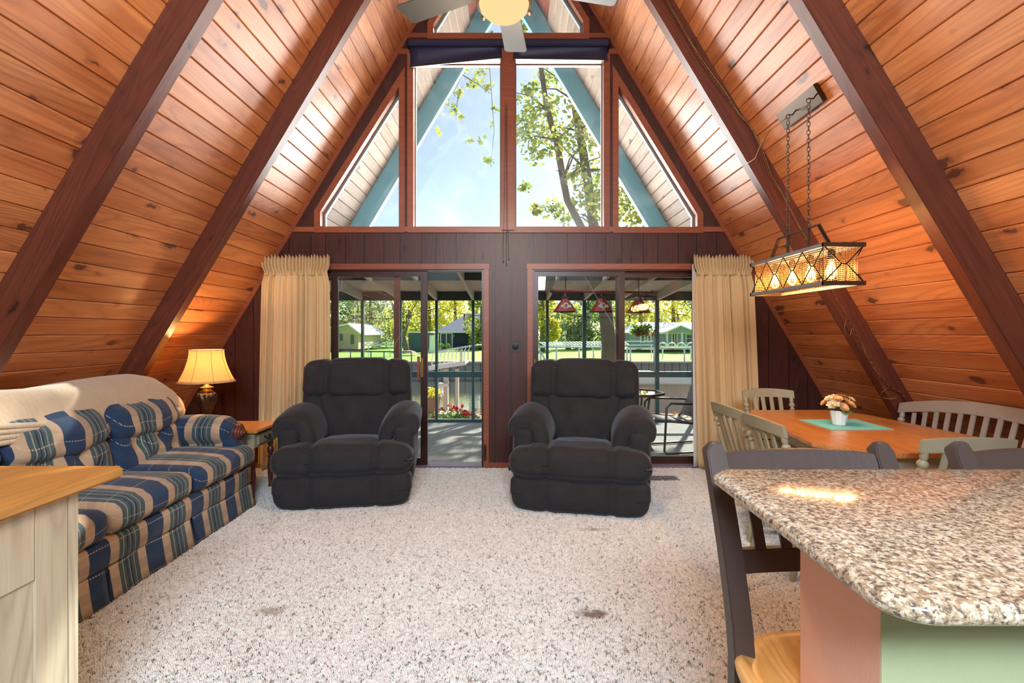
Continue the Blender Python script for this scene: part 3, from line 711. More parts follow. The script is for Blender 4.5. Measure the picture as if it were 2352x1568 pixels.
# ---------------------------------------------------------------- recliners
def lobes(fn_u, seams, wid=.05, dep=.02):
    d = 0
    for s in seams:
        t = abs(fn_u - s) / wid
        if t < 1: d = max(d, (1 - t) ** 1.5)
    return d * dep
def make_recliner(label, loc, rz):
    t = thing('recliner', label, 'armchair', loc, rz, 'charcoal recliners facing the room')
    obj('base', MB().rbox((0, .50, .22), (1.02, .84, .36), .05, 10, (.01, 0, 0)), 'velvet', t, True)
    def ff(p):
        d = lobes(p.x, (-.25, .25), .05, .030)
        if p.y < 0: p.y += d + .10 * max(0, -p.z - .03) + .006 * math.sin(p.x * 11 + 1)
        if p.z < 0: p.x *= 1 - .22 * abs(p.z); p.z += .03 * (abs(p.x) / .5) ** 8
        return p
    obj('footrest', MB().rbox((0, .10, .138), (1.05, .17, .262), .045, 52, (.008, .018, 0), ff), 'velvet', t, True)
    def fs(p):
        d = lobes(p.x, (-.25, .25), .05, .030)
        if p.z > 0:
            p.z -= d; p.z += .012 * math.cos(p.x * 2.6) - .12 * max(0, p.y + .12) + .004 * math.sin(p.x * 14 + p.y * 9)
            p.z -= .02 * (abs(p.x) / .53) ** 6
        else: p.z += .012 * (abs(p.x) / .53) ** 4
        if p.y < 0: p.y += d * 1.1 + .004 * math.sin(p.x * 17 + p.z * 21)
        return p
    obj('seat', MB().rbox((0, .40, .372), (1.085, .80, .235), .085, 52, (.0, .022, .012), fs), 'velvet', t, True)
    for s in (-1, 1):
        obj('arm', MB().rbox((s * .455, .56, .39), (.17, .76, .46), .05, 12, (.012, .01, 0)), 'velvet', t, True)
        # arm pad: a thick flap over the arm that rolls down on the inner side
        cl = [(.56, .635), (.565, .70), (.535, .745), (.48, .765), (.42, .76), (.365, .735), (.32, .69), (.288, .63), (.275, .56), (.272, .50)]
        th = [.02, .038, .046, .05, .052, .052, .050, .046, .038, .02]
        rings = []
        st_ = [(.20, .25), (.205, .62), (.225, .86), (.27, .98), (.36, 1), (.5, 1), (.65, 1), (.78, .96), (.84, .8), (.86, .4)]
        for y, k in st_:
            up_, dn_ = [], []
            for i, ((x, z), h) in enumerate(zip(cl, th)):
                a0 = cl[max(0, i - 1)]; a1 = cl[min(len(cl) - 1, i + 1)]; tx, tz = a1[0] - a0[0], a1[1] - a0[1]; l = math.hypot(tx, tz); nx, nz = -tz / l, tx / l
                if nz < 0 and i > 0 or (i == 0 and nx < 0): nx, nz = -nx, -nz
                cx, cz = .43 + (x - .43) * (.80 + .2 * k), .66 + (z - .66) * (.80 + .2 * k)
                dz = -.055 - .04 * max(0, .45 - y) / .25 + .006 * math.sin(y * 26 + i)
                up_.append((s * (cx + nx * h * k), y, cz + nz * h * k + dz)); dn_.append((s * (cx - nx * h * k * .8), y, cz - nz * h * k * .8 + dz))
            rings.append(up_ + dn_[::-1])
        o = obj('arm_pad', MB().loft(rings), 'velvet', t, True); md = o.modifiers.new('s', 'SUBSURF'); md.levels = 2; md.render_levels = 2
        pth = [((s * (.43 + (x - .43) * .97)), .216, .66 + (z - .66) * .97 - .095) for x, z in cl[1:]]
        obj('piping', MB().tube(pth, .006, 6), 'velvet', t, True)
    def fb(p):
        z0 = p.z
        p.y += .20 * z0
        if p.y < .20 * z0:
            p.y -= .035 * math.sin(max(0, (z0 + .27) / .5) * PI) * (1 - (p.x / .5) ** 2)
            cr_ = .27 + .16 * (z0 + .25)
            p.y += .030 * max(0, 1 - abs(abs(p.x) - cr_) / .035)
            p.y += .004 * math.sin(p.x * 30 + z0 * 16)
        p.x *= 1 - .22 * max(0, .12 - z0)
        return p
    obj('backrest', MB().rbox((0, .80, .64), (.97, .24, .56), .06, 48, (.0, .012, 0), fb), 'velvet', t, True)
    def fh(p):
        d = lobes(p.x, (-.265, .265), .05, .040)
        z0 = p.z; p.y += .18 * z0
        if p.y < .18 * z0: p.y += d
        if z0 > .1: p.z -= d * .6 + .022 * (abs(p.x) / .47) ** 3
        p.x *= 1 - .10 * max(0, z0)
        if z0 < -.1: p.z -= .025 * (1 - (abs(p.x) / .47) ** 2)
        if p.y < 0: p.y += .004 * math.sin(p.x * 21 + z0 * 30)
        return p
    obj('headrest', MB().rbox((0, .825, .975), (.965, .25, .325), .065, 52, (.0, .03, .012), fh), 'velvet', t, True)
    obj('rear_panel', MB().rbox((0, .93, .60), (.90, .10, .86), .045, 10, (0, .01, 0), lambda p: Vector((p.x, p.y + .16 * p.z, p.z))), 'velvet', t, True)
    b = MB().tube([(-.55, .42, .36), (-.567, .40, .35), (-.572, .28, .29), (-.567, .22, .27)], [.012, .013, .014, .012], 8)
    obj('release_lever', b, 'black_plastic', t, True)
    for x_ in (-.4, .4):
        obj('foot', MB().lathe([(.03, 0), (.03, .05)], (x_, .3, 0), 10), 'black_plastic', t); obj('foot', MB().lathe([(.03, 0), (.03, .05)], (x_, .75, 0), 10), 'black_plastic', t)
    return t
rec = make_recliner('charcoal velvet recliner on the left, in front of the open glass door', (-1.315, 3.80, .012), math.radians(8.0))
dup(rec, (.50, 3.67, .012), math.radians(-11.5), 'charcoal velvet recliner on the right, beside the floor vent and dining corner')

# ---------------------------------------------------------------- curtains
def curtain(name, xt0, xt1, xb0, xb1, ztop, zbot, label, nf, seed, y=D - .12):
    rnd = random.Random(seed); ph = [rnd.uniform(0, 6) for _ in range(6)]
    nx, nz = 220, 34; vs = []
    t = thing(name, label, 'curtain', ((xt0 + xt1) / 2, y, 0.02), group='long cream pleated curtains')
    def build(z0, z1, nz, head):
        vs = []
        for j in range(nz + 1):
            q = j / nz; z = z0 + (z1 - z0) * q
            dn = (ztop - z) / (ztop - zbot)                    # 0 top .. 1 bottom
            a = xt0 + (xb0 - xt0) * dn ** .8; c = xt1 + (xb1 - xt1) * dn ** .8
            pinch = math.exp(-((z - (ztop - .17)) / .05) ** 2)
            a += .03 * pinch; c -= .03 * pinch
            for i in range(nx + 1):
                u = i / nx
                wv = math.sin(2 * PI * nf * u + ph[0] + 1.6 * math.sin(2 * PI * u * 1.7 + ph[1]) + .9 * math.sin(2 * PI * u * 4.3 + ph[5]) + .9 * dn * math.sin(6 * u + ph[2])) * (.65 + .35 * math.sin(11 * u + ph[4])) 
                w2 = .6 * math.sin(2 * PI * nf * 2.3 * u + ph[3] + dn * 2)
                amp = .026 + .026 * dn + (.01 if head else 0)
                if head: wv = math.sin(2 * PI * nf * 2.4 * u + ph[4] + 1.8 * math.sin(9 * u)); amp = .026 * (1 - .5 * pinch)
                zz = z + (.014 * wv + .008 * math.sin(31 * u + ph[2]) if j == nz and head else 0)
                vs.append((a + (c - a) * u + .008 * w2 * dn, y - amp * wv - .007 * w2 - (.0 if not head else .006), zz))
        fs = [(j * (nx + 1) + i, j * (nx + 1) + i + 1, (j + 1) * (nx + 1) + i + 1, (j + 1) * (nx + 1) + i) for j in range(nz) for i in range(nx)]
        return MB().add(vs, fs)
    o = obj('panel', build(zbot, ztop - .15, nz, False), 'curtain', t, True, world=True); o.modifiers.new('s', 'SOLIDIFY').thickness = .003
    o = obj('pleated_header', build(ztop - .19, ztop, 8, True), 'curtain', t, True, world=True); o.modifiers.new('s', 'SOLIDIFY').thickness = .004
    obj('rod', MB().tube([(xt0 + .02, D - .05, ztop - .07), (xt1 - .02, D - .05, ztop - .07)], .01, 8), 'alu', t, True, world=True)
    return t
def CX(x): return (x - VX) * (D - .12) / F
curtain('curtain', CX(604), CX(757), CX(590), CX(762), WZ(592) - .005, .02, 'cream pleated curtain left of the open door, behind the lamp table', 8.5, 4)
cr = curtain('curtain', CX(1592), CX(1727), CX(1606), CX(1748), WZ(592) - .005, .02, 'cream pleated curtain right of the closed door, behind the dining chairs', 8, 9)
b = MB(); vs = []
for j in range(21):
    q = j / 20
    for i in range(9):
        u = i / 8; vs.append((CX(1593 + 3 * q) + u * (.03 + .07 * q) , D - .075 - .012 * math.sin(u * 6 + q), .03 + (1 - q) * (WZ(610) - .03)))
b.add(vs, [(j * 9 + i, j * 9 + i + 1, (j + 1) * 9 + i + 1, (j + 1) * 9 + i) for j in range(20) for i in range(8)])
o = obj('lining', b, 'lining', cr, True, world=True); o.modifiers.new('s', 'SOLIDIFY').thickness = .002

# ---------------------------------------------------------------- sofa
sofa = thing('sofa', 'blue beige and green plaid sofa with carved wood trim against the left slope', 'sofa', (-2.55, 2.86, 0))
def sp_(name, mb, mt='plaid', smooth=True, parent=None): return obj(name, mb, mt, parent or sofa, smooth, world=True)
YF, YN = 3.97, 1.62; XF = -2.07
# frame / front rail
sp_('front_rail', MB().rbox((-2.50, (YF + YN) / 2 - .0, .255), (.84, YF - YN - .02, .17), .035, 14, (.015, 0, 0)))
def skirt(y0, y1, dy0, dy1):
    vs = []; n = 24
    for j in range(5):
        q = j / 4
        for i in range(n + 1):
            u = i / n; y = y0 - dy0 * q + (y1 + dy1 * q - (y0 - dy0 * q)) * u
            vs.append((XF - .008 + .03 * q + .004 * math.sin(u * 9 + y0 * 3), y, .185 - q * .172 + .0))
    b = MB().add(vs, [(j * (n + 1) + i, j * (n + 1) + i + 1, (j + 1) * (n + 1) + i + 1, (j + 1) * (n + 1) + i) for j in range(4) for i in range(n)])
    o = sp_('skirt', b); o.modifiers.new('s', 'SOLIDIFY').thickness = .006
skirt(3.21, 3.93, .0, .012); skirt(2.535, 3.185, .03, .02); skirt(1.66, 2.505, 0, .0)
sp_('skirt_lining', MB().box(-2.16, -2.105, 1.66, 3.92, .02, .18), smooth=False)
def seatc(y0, y1, front):
    yc, L = (y0 + y1) / 2, y1 - y0
    def f(p):
        if p.z > 0: p.z += .012 * math.cos(p.y * 4) - .02 * (p.x < -.2) + .003 * math.sin(p.y * 25)
        if p.x > .3: p.z -= .012 * (1 - (p.y / (L / 2)) ** 2) * 0
        return p
    o = sp_('seat_cushion', MB().rbox((front - .36, yc, .415), (.72, L, .155), .055, 16, (.02, .004, .03), f))
    b = MB()
    for z in (.462, .362):
        b.tube([(front - .60, y0 + .012, z), (front - .05, y0 + .012, z), (front - .012, y0 + .05, z), (front - .002, yc, z), (front - .012, y1 - .05, z), (front - .05, y1 - .012, z), (front - .6, y1 - .012, z)], .0055, 6)
    obj('piping', b, 'plaid', o, True, world=True)
seatc(3.205, 3.965, XF + .02); seatc(2.535, 3.195, XF + .015); seatc(1.86, 2.525, XF + .02)
# back: a seat-back block leaning against the slope, lower tufted cushions, upper rolls
sp_('back_frame', MB().rbox((-2.90, (YN + YF) / 2 - .05, .56), (.16, YF - YN - .16, .62), .05, 10, (0, 0, 0), lambda p: Vector((p.x - .16 * p.z, p.y, p.z))))
def backc(y0, y1):
    yc, L = (y0 + y1) / 2, y1 - y0; bt = [(-L * .22, .05), (L * .12, .06), (-L * .02, -.07), (L * .3, -.03)]
    def f(p):
        p.x -= .22 * p.z
        for by, bz in bt:
            r2 = ((p.y - by) ** 2 + (p.z - bz) ** 2) / .055 ** 2
            if p.x > -.22 * p.z * 0 - .02: p.x -= .045 * math.exp(-r2)
        return p
    lo = sp_('back_cushion', MB().rbox((-2.66, yc, .585), (.23, L, .31), .07, 30, (.045, .0, 0), f))
    def g(p):
        p.x -= .30 * p.z
        if p.z < 0: p.z += .035 * (abs(p.y) / (L / 2)) ** 2 * 1.2 - .015
        if p.x > 0: p.x += .006 * math.sin(p.y * 22) + .004 * math.sin(p.z * 40 + p.y * 9)
        return p
    up = sp_('back_roll', MB().rbox((-2.70, yc, .795), (.26, L * 1.025, .255), .085, 30, (.035, .004, .02), g))
    b = MB(); zz = .69
    b.tube([(-2.60 + .018 * math.cos((i / 12 - .5) * PI), y0 + L * i / 12, .688 + .035 * ((i / 6 - 1) ** 2)) for i in range(13)], .0055, 6); obj('piping', b, 'plaid', up, True, world=True)
backc(3.17, 3.82); backc(2.50, 3.16); backc(1.80, 2.49)
# far arm: pillowy arm with a carved scroll front
def fa(p):
    if p.z > 0: p.z += .015 * math.sin((p.x + .3) * 5); 
    return p
arm = sp_('arm', MB().rbox((-2.45, 3.90, .47), (.62, .20, .30), .05, 8), 'plaid_arm')
sp_('arm_roll', MB().rbox((-2.47, 3.875, .625), (.58, .25, .19), .092, 20, (.01, .01, .01), fa), 'plaid_arm')
b = MB()
for k, rr in enumerate((.074, .056, .036, .018)):
    b.lathe([(rr, 0), (rr * .95, .012), (rr * .8, .018)], (-2.155 + .012 * k, 3.885, .605), 20, axis=Vector((1, 0, 0)))
b.rbox((-2.175, 3.89, .44), (.05, .085, .27), .02, 6)
b.rbox((-2.20, 3.885, .60), (.09, .15, .13), .06, 8)
sc = sp_('carved_scroll', b, 'carved')
b = MB()
for k in range(4): b.tube([(-2.165 + .010 * k, 3.885 + math.cos(a) * (.068 - .012 * k), .607 + math.sin(a) * (.068 - .012 * k)) for a in [i * PI / 8 for i in range(17)]], .006, 6)
obj('scroll_bead', b, 'carved', sc, True, world=True)
b = MB().tube([(-2.645, 3.84, .60), (-2.70, 3.86, .70), (-2.76, 3.865, .83), (-2.84, 3.86, .93), (-2.92, 3.84, .955)], [.024, .026, .03, .026, .02], 8)
for i in range(9):
    q = i / 8; b.sphere((-2.655 - .15 * q, 3.835, .63 + .30 * q), .016, 8)
sp_('carved_back_trim', b, 'carved')
sp_('arm', MB().rbox((-2.45, 1.72, .47), (.66, .22, .32), .06, 8), 'plaid_arm'); sp_('arm_roll', MB().rbox((-2.45, 1.73, .625), (.62, .26, .19), .09, 10), 'plaid_arm')
for x_, y_ in ((-2.2, 1.75), (-2.85, 1.75), (-2.2, 3.85), (-2.85, 3.85)): sp_('foot', MB().box(x_ - .03, x_ + .03, y_ - .03, y_ + .03, 0, .18), 'carved', False)
# folded throw along the top of the back
def throw():
    vs = []; n, m = 60, 26
    prof = [(.145, -.20), (.155, -.13), (.14, -.06), (.10, .02), (.03, .075), (-.07, .10), (-.17, .085), (-.23, .03), (-.24, -.05)]
    def pr(t):
        k = t * (len(prof) - 1); i = min(int(k), len(prof) - 2); f = k - i; a, c = prof[i], prof[i + 1]
        return a[0] + (c[0] - a[0]) * f, a[1] + (c[1] - a[1]) * f
    for i in range(n + 1):
        u = i / n; y = 1.72 + 2.24 * u
        drop = .0 - .11 * max(0, (u - .86) / .14) ** 2
        puff = 1 + .10 * math.sin(u * 7 + 1)
        for j in range(m + 1):
            px_, pz = pr(j / m)
            edge = .45 * max(0, (u - .9) / .1) ** 2
            front = .02 * math.sin(u * 9) + .006 * math.sin(u * 40 + j)
            dz = front if j < 4 else .008 * math.sin(u * 16 + j * .5)
            lf = .09 * max(0, (.42 - u) / .42) if j < 6 else 0
            vs.append((-2.80 + px_ * puff * (1 - edge * .3), y, .955 + pz * (1 - edge) * puff + drop + dz - lf * (1 - j / 6)))
    return MB().add(vs, [(i * (m + 1) + j, i * (m + 1) + j + 1, (i + 1) * (m + 1) + j + 1, (i + 1) * (m + 1) + j) for i in range(n) for j in range(m)])
thr = solo('throw_blanket', throw(), 'throw', 'folded beige fleece throw draped along the top of the plaid sofa', 'blanket', smooth=True)
thr.modifiers.new('s', 'SOLIDIFY').thickness = .026
bpy.data.objects[thr.name].modifiers['s'].offset = 1
b = MB()
for k in range(4):
    b.tube([(-2.62 + .008 * k, 1.80 + .02 * k, .99 - .02 * k), (-2.605 + .006 * k, 2.10, .955 - .028 * k), (-2.59, 2.42, .925 - .030 * k), (-2.59, 2.70 - .02 * k, .885 - .020 * k), (-2.65, 2.80 - .04 * k, .875)], [.015, .016, .017, .017, .015], 8)
o = obj('folded_edge', b, 'throw', thr, True, world=True)

# ---------------------------------------------------------------- end table and lamp
et = thing('end_table', 'small end table with honey wood top and painted drawer behind the sofa arm', 'side table', (-2.43, 4.26, 0))
obj('table_top', MB().box(-2.76, -2.085, 4.03, 4.49, .565, .59), 'oak_top', et, world=True, bevel=.008).data.materials[0] = M['table_top']
obj('apron', MB().box(-2.71, -2.135, 4.08, 4.45, .43, .565), 'sage', et, world=True, bevel=.003)
dr = obj('drawer_front', MB().box(-2.135, -2.122, 4.13, 4.40, .452, .548), 'chair_sage', et, world=True, bevel=.003)
b = MB().tube([(-2.12, 4.23, .502), (-2.10, 4.235, .488), (-2.096, 4.265, .484), (-2.10, 4.295, .488), (-2.12, 4.30, .502)], .0045, 6); b.sphere((-2.118, 4.23, .503), .01, 8); b.sphere((-2.118, 4.30, .503), .01, 8)
obj('drawer_pull', b, 'black_metal', dr, True, world=True)
legp = [(.012, 0), (.02, .02), (.016, .05), (.022, .12), (.026, .2), (.02, .27), (.028, .29), (.016, .30), (.026, .33), (.028, .36), (.018, .38), (.024, .40), (.024, .43)]
for x_ in (-2.68, -2.165):
    for y_ in (4.11, 4.42): obj('leg', MB().lathe(legp, (x_, y_, 0), 14), 'carved', et, 'auto', world=True)
lx, ly, lz = -2.64, 4.26, .59
lamp = thing('table_lamp', 'dark fluted table lamp with glowing cream bell shade on the end table', 'lamp', (lx, ly, lz))
b = MB().box(lx - .082, lx + .082, ly - .082, ly + .082, lz, lz + .022); obj('foot_plate', b, 'lamp_metal', lamp, world=True, bevel=.006)
fl = lambda a, z: .09 * math.sin(a * 9 + z * 42)
b = MB().lathe([(.055, .022), (.06, .035), (.04, .05), (.028, .07), (.026, .085), (.036, .095), (.03, .105)], (lx, ly, lz), 24); obj('stem', b, 'lamp_metal', lamp, 'auto', world=True)
b = MB().lathe([(.028, .10), (.032, .115), (.05, .15), (.068, .195), (.076, .235), (.074, .262), (.062, .285)], (lx, ly, lz), 72, flute=fl); obj('urn', b, 'lamp_metal', lamp, True, world=True)
b = MB().lathe([(.045, .285), (.05, .292), (.05, .30), (.035, .305), (.03, .318), (.05, .325), (.055, .333), (.03, .342), (.018, .352), (.008, .36), (.008, .40)], (lx, ly, lz), 24); obj('gold_collar', b, 'brass', lamp, 'auto', world=True)
def shade_mb():
    vs = []; n = 64; m = 12; pts = []
    for j in range(m + 1):
        q = j / m; r = .132 + (.218 - .132) * q ** 1.75; z = .655 - q * .275
        pts.append((r, z))
    b = MB()
    for j, (r, z) in enumerate(pts):
        for k in range(n):
            a = 2 * PI * k / n; rr = r * (1 - .022 * abs(math.sin(a * 4)) ** .6)
            vs.append((lx + rr * math.cos(a), ly + rr * math.sin(a), lz + z))
    return b.add(vs, [(j * n + k, j * n + (k + 1) % n, (j + 1) * n + (k + 1) % n, (j + 1) * n + k) for j in range(m) for k in range(n)])
sh = obj('lamp_shade', shade_mb(), 'shade', lamp, True, world=True); sh.modifiers.new('s', 'SOLIDIFY').thickness = .002
for nm, r, z in (('shade_rim', .1325, .655), ('shade_rim', .2175, .381)):
    obj(nm, MB().tube([(lx + r * math.cos(a), ly + r * math.sin(a), lz + z) for a in [2 * PI * k / 40 for k in range(40)]], .004, 6, closed=True), 'curtain', lamp, True, world=True)
b = MB()
for k in range(8):
    a = k * PI / 4
    b.tube([(lx + (.132 + .086 * q ** 1.75 + .0015) * math.cos(a), ly + (.132 + .086 * q ** 1.75 + .0015) * math.sin(a), lz + .655 - q * .275) for q in [i / 8 for i in range(9)]], .0022, 5)
obj('shade_seam', b, 'oak_seat', lamp, True, world=True)
obj('light_bulb', MB().sphere((lx, ly, lz + .50), .03, 12), 'filament', lamp, True, world=True)
def plamp(name, loc, e, col, r=.03):
    l = bpy.data.lights.new(name, 'POINT'); l.energy = e; l.color = col; l.shadow_soft_size = r
    o = bpy.data.objects.new(name, l); C.objects.link(o); o.location = loc; return o
plamp('table_lamp_light', (lx, ly, lz + .56), 24, (1, .56, .22))

# ---------------------------------------------------------------- oak-topped cabinet, lower left
cab = thing('kitchen_cabinet', 'sage painted kitchen cabinet end with panelled side, lower left corner', 'cabinet', (-1.85, .9, 0))
XB, YF_ = -1.40, 1.59
obj('body', MB().box(-2.35, XB - .006, .15, YF_ - .004, .0, .88), 'cabinet_sage', cab, world=True)
obj('corner_post', MB().box(XB - .03, XB, YF_ - .036, YF_, 0, .88), 'cabinet_sage', cab, world=True, bevel=.002)
obj('stile', MB().box(XB - .02, XB, 1.445, YF_ - .038, 0, .88), 'cabinet_sage', cab, world=True, bevel=.002)
obj('top_rail', MB().box(XB - .02, XB, .52, 1.4435, .665, .88), 'cabinet_sage', cab, world=True, bevel=.002)
obj('recessed_panel', MB().box(XB - .03, XB - .0055, .50, 1.46, .06, .70), 'cabinet_sage', cab, world=True)
obj('stile', MB().box(XB - .02, XB, .40, .5185, 0, .88), 'cabinet_sage', cab, world=True, bevel=.002)
ct = solo('cabinet_top', MB().box(-2.45, -1.37, .05, 1.74, .882, .922), 'oak_top', 'honey oak countertop slab on the sage cabinet', 'countertop', bevel=.008)

# ---------------------------------------------------------------- breakfast bar with granite top
bar = thing('breakfast_bar', 'breakfast bar base with salmon end and pale green kitchen side', 'counter', (1.4, .94, 0))
obj('end_panel', MB().box(.62, .64, .825, 1.053, 0, 1.035), 'salmon', bar, world=True)
obj('kitchen_side', MB().box(.6205, 3.0, .823, .845, 0, 1.035), 'green_wall', bar, world=True)
obj('core', MB().box(.64, 3.0, .845, 1.053, 0, 1.035), 'salmon', bar, world=True)
def rounded_poly(pts, rads, n=6):
    out = []
    m = len(pts)
    for i in range(m):
        p = Vector(pts[i]); a = Vector(pts[i - 1]); c = Vector(pts[(i + 1) % m]); r = rads[i]
        if r <= 0: out.append(tuple(p)); continue
        u = (a - p).normalized(); v = (c - p).normalized()
        for k in range(n + 1):
            t = k / n; q0 = p + u * r * (1 - t); q1 = p + v * r * t; out.append(tuple(q0.lerp(q1, t)))
    return out
gp = rounded_poly([(.466, 1.14), (.505, 1.183), (3.05, 1.183), (3.05, .580), (.492, .580), (.456, .615)], [.01, .01, 0, 0, .025, .025])
def profile_slab(poly, z0, z1, r=.018):
    rows = []
    n = 6
    for k in range(n + 1):
        a = -PI / 2 + PI * k / n
        rows.append((r - r * math.cos(a), (z0 + z1) / 2 + (z1 - z0) / 2 * math.sin(a)))
    polys = [[(p[0], p[1], z) for p in inset(poly, d)] for d, z in rows]
    m = len(poly); vs = [p for pl in polys for p in pl]
    fs = [(j * m + i, j * m + (i + 1) % m, (j + 1) * m + (i + 1) % m, (j + 1) * m + i) for j in range(n) for i in range(m)]
    fs += [tuple(range(m))[::-1], tuple(n * m + i for i in range(m))]
    return MB().add(vs, fs)
solo('granite_top', profile_slab(gp, 1.037, 1.067), 'granite', 'polished speckled granite slab on the breakfast bar, lower right', 'countertop', smooth='auto')

# ---------------------------------------------------------------- bar stools
def make_stool(label, loc):
    t = thing('bar_stool', label, 'stool', loc, 0, 'brown bar stools tucked at the breakfast bar')
    W = .222; SZ = .625
    def ypost(z):
        if z < SZ: return .0 + .05 * (1 - z / SZ) ** 1.5
        return .165 * ((z - SZ) / .475) ** 1.35
    for s in (-1, 1):
        rings = []
        for k in range(15):
            z = 1.075 * k / 14; y = ypost(z); x = s * (W - .006 + .008 * z); w_, d_ = .025, .021
            rings.append([(x - w_, y - d_, z), (x + w_, y - d_, z), (x + w_, y + d_, z), (x - w_, y + d_, z)])
        z = 1.098; rings.append([(s * W + a * .013, ypost(1.07) + c * .010, z) for a, c in ((-1, -1), (1, -1), (1, 1), (-1, 1))])
        obj('back_post', MB().loft(rings), 'stool_brown', t, 'auto', bevel=.003)
    def crail(z, y, h, bow, nm):
        n = 12; vs = []
        for i in range(n + 1):
            u = i / n * 2 - 1; x = u * (W - .02); yy = y + bow * (1 - u * u)
            for dy, dz in ((-.011, -h / 2), (.011, -h / 2), (.011, h / 2), (-.011, h / 2)): vs.append((x, yy + dy + dz * .4, z + dz + .008 * (1 - u * u) * (1 if nm == 'top_rail' else -.6)))
        fs = [(i * 4 + k, i * 4 + (k + 1) % 4, (i + 1) * 4 + (k + 1) % 4, (i + 1) * 4 + k) for i in range(n) for k in range(4)] + [(0, 1, 2, 3), (n * 4 + 3, n * 4 + 2, n * 4 + 1, n * 4)]
        return obj(nm, MB().add(vs, fs), 'stool_brown', t, bevel=.003)
    crail(1.043, ypost(1.043), .05, .02, 'top_rail'); crail(.825, ypost(.825), .05, .025, 'lower_rail')
    for x_ in (-.14, -.07, 0, .07, .14):
        bw = .02 * (1 - (x_ / .2) ** 2)
        obj('slat', MB().bar((x_, ypost(.845) + bw, .843), (x_, ypost(1.02) + bw, 1.022), .026, .012, up=(0, 1, 0)), 'stool_brown', t, bevel=.002)
    n = 48; pl = []; cy_ = -.115
    for k in range(n):
        a = 2 * PI * k / n; c_, s_ = math.cos(a), math.sin(a); e = .78
        pl.append((math.copysign(abs(c_) ** e, c_) * .262, cy_ + math.copysign(abs(s_) ** e, s_) * .205))
    rows = [(.016, -.024), (.003, -.016), (0, -.004), (.004, .006), (.014, .011), (.05, .008), (.10, -.004), (.16, -.008), (.20, -.006)]
    vs = []
    for d, z in rows:
        for p in pl:
            f = 1 - d / .262; vs.append((p[0] * f, cy_ + (p[1] - cy_) * f, SZ + z + (.008 * math.cos(p[0] * 14) if d > .04 else 0)))
    m = n; fs = [(j * m + i, j * m + (i + 1) % m, (j + 1) * m + (i + 1) % m, (j + 1) * m + i) for j in range(len(rows) - 1) for i in range(m)] + [tuple(range(m))[::-1], tuple((len(rows) - 1) * m + i for i in range(m))]
    obj('seat', MB().add(vs, fs), 'oak_seat', t, True)
    for s in (-1, 1): obj('front_leg', MB().bar((s * .20, -.27, 0), (s * .18, -.25, SZ - .02), .04, .04), 'stool_brown', t, bevel=.004)
    obj('footrest_rail', MB().bar((-.19, -.266, .22), (.19, -.266, .22), .03, .025), 'stool_brown', t, bevel=.003)
    for s in (-1, 1): obj('side_rail', MB().bar((s * .195, -.265, .32), (s * .222, .02, .32), .025, .03), 'stool_brown', t, bevel=.003)
    return t
st = make_stool('dark brown bar stool with honey oak seat, nearest the left end of the granite bar', (.770, 1.17, 0))
dup(st, (1.43, 1.17, 0), 0, 'dark brown bar stool at the right edge of the picture, only its back showing')

# ---------------------------------------------------------------- dining chairs, bench, table
TP = [(.013, 0), (.02, .012), (.014, .03), (.022, .055), (.023, .075), (.014, .088), (.020, .10), (.016, .115)]
def turned(mb, a, b_, r0=.017, n=12):
    """turned spindle between two points"""
    a = Vector(a); b_ = Vector(b_); L = (b_ - a).length
    prof = [(r0 * .75, 0), (r0 * .95, .10), (r0 * 1.25, .30), (r0 * 1.35, .50), (r0 * 1.1, .62), (r0 * .7, .68), (r0 * 1.25, .72), (r0 * .75, .76), (r0 * 1.45, .80), (r0 * 1.45, .84), (r0 * .8, .88), (r0 * 1.1, .92), (r0 * .9, 1)]
    return mb.lathe([(r, z * L) for r, z in prof], a, n, axis=(b_ - a).normalized())
def backset(t, W, zc, mt, nsl, crest_h=.075, arch=.018, bow=.035, seat_z=.45, y=.20, lean=.07, ext=.02):
    n = 16; vs = []
    for i in range(n + 1):
        u = i / n * 2 - 1; x = u * (W / 2 + ext); yy = y + lean + bow * (1 - u * u); zz = zc + arch * (1 - u * u)
        hh = crest_h * (1 - .10 * u * u)
        for dy, dz in ((-.012, -hh), (.012, -hh), (.014, 0), (-.008, 0)): vs.append((x, yy + dy + (.012 if dz == 0 else 0), zz + dz))
    fs = [(i * 4 + k, i * 4 + (k + 1) % 4, (i + 1) * 4 + (k + 1) % 4, (i + 1) * 4 + k) for i in range(n) for k in range(4)] + [(0, 1, 2, 3), (n * 4 + 3, n * 4 + 2, n * 4 + 1, n * 4)]
    obj('crest_rail', MB().add(vs, fs), mt, t, 'auto', bevel=.003)
    for s in (-1, 1): obj('back_post', turned(MB(), (s * (W / 2 - .02), y - .02, seat_z + .01), (s * (W / 2 - .005), y + lean + .004, zc - crest_h * .8), .017), mt, t, 'auto')
    for k in range(nsl):
        u = (k + 1) / (nsl + 1) * 2 - 1; x = u * (W / 2 - .02); by = bow * (1 - u * u)
        obj('slat', MB().bar((x * .92, y - .02 + by * .3, seat_z + .01), (x, y + lean + by, zc - crest_h + arch * (1 - u * u) + .008), .034, .011, up=(0, 1, 0)), mt, t, bevel=.002)
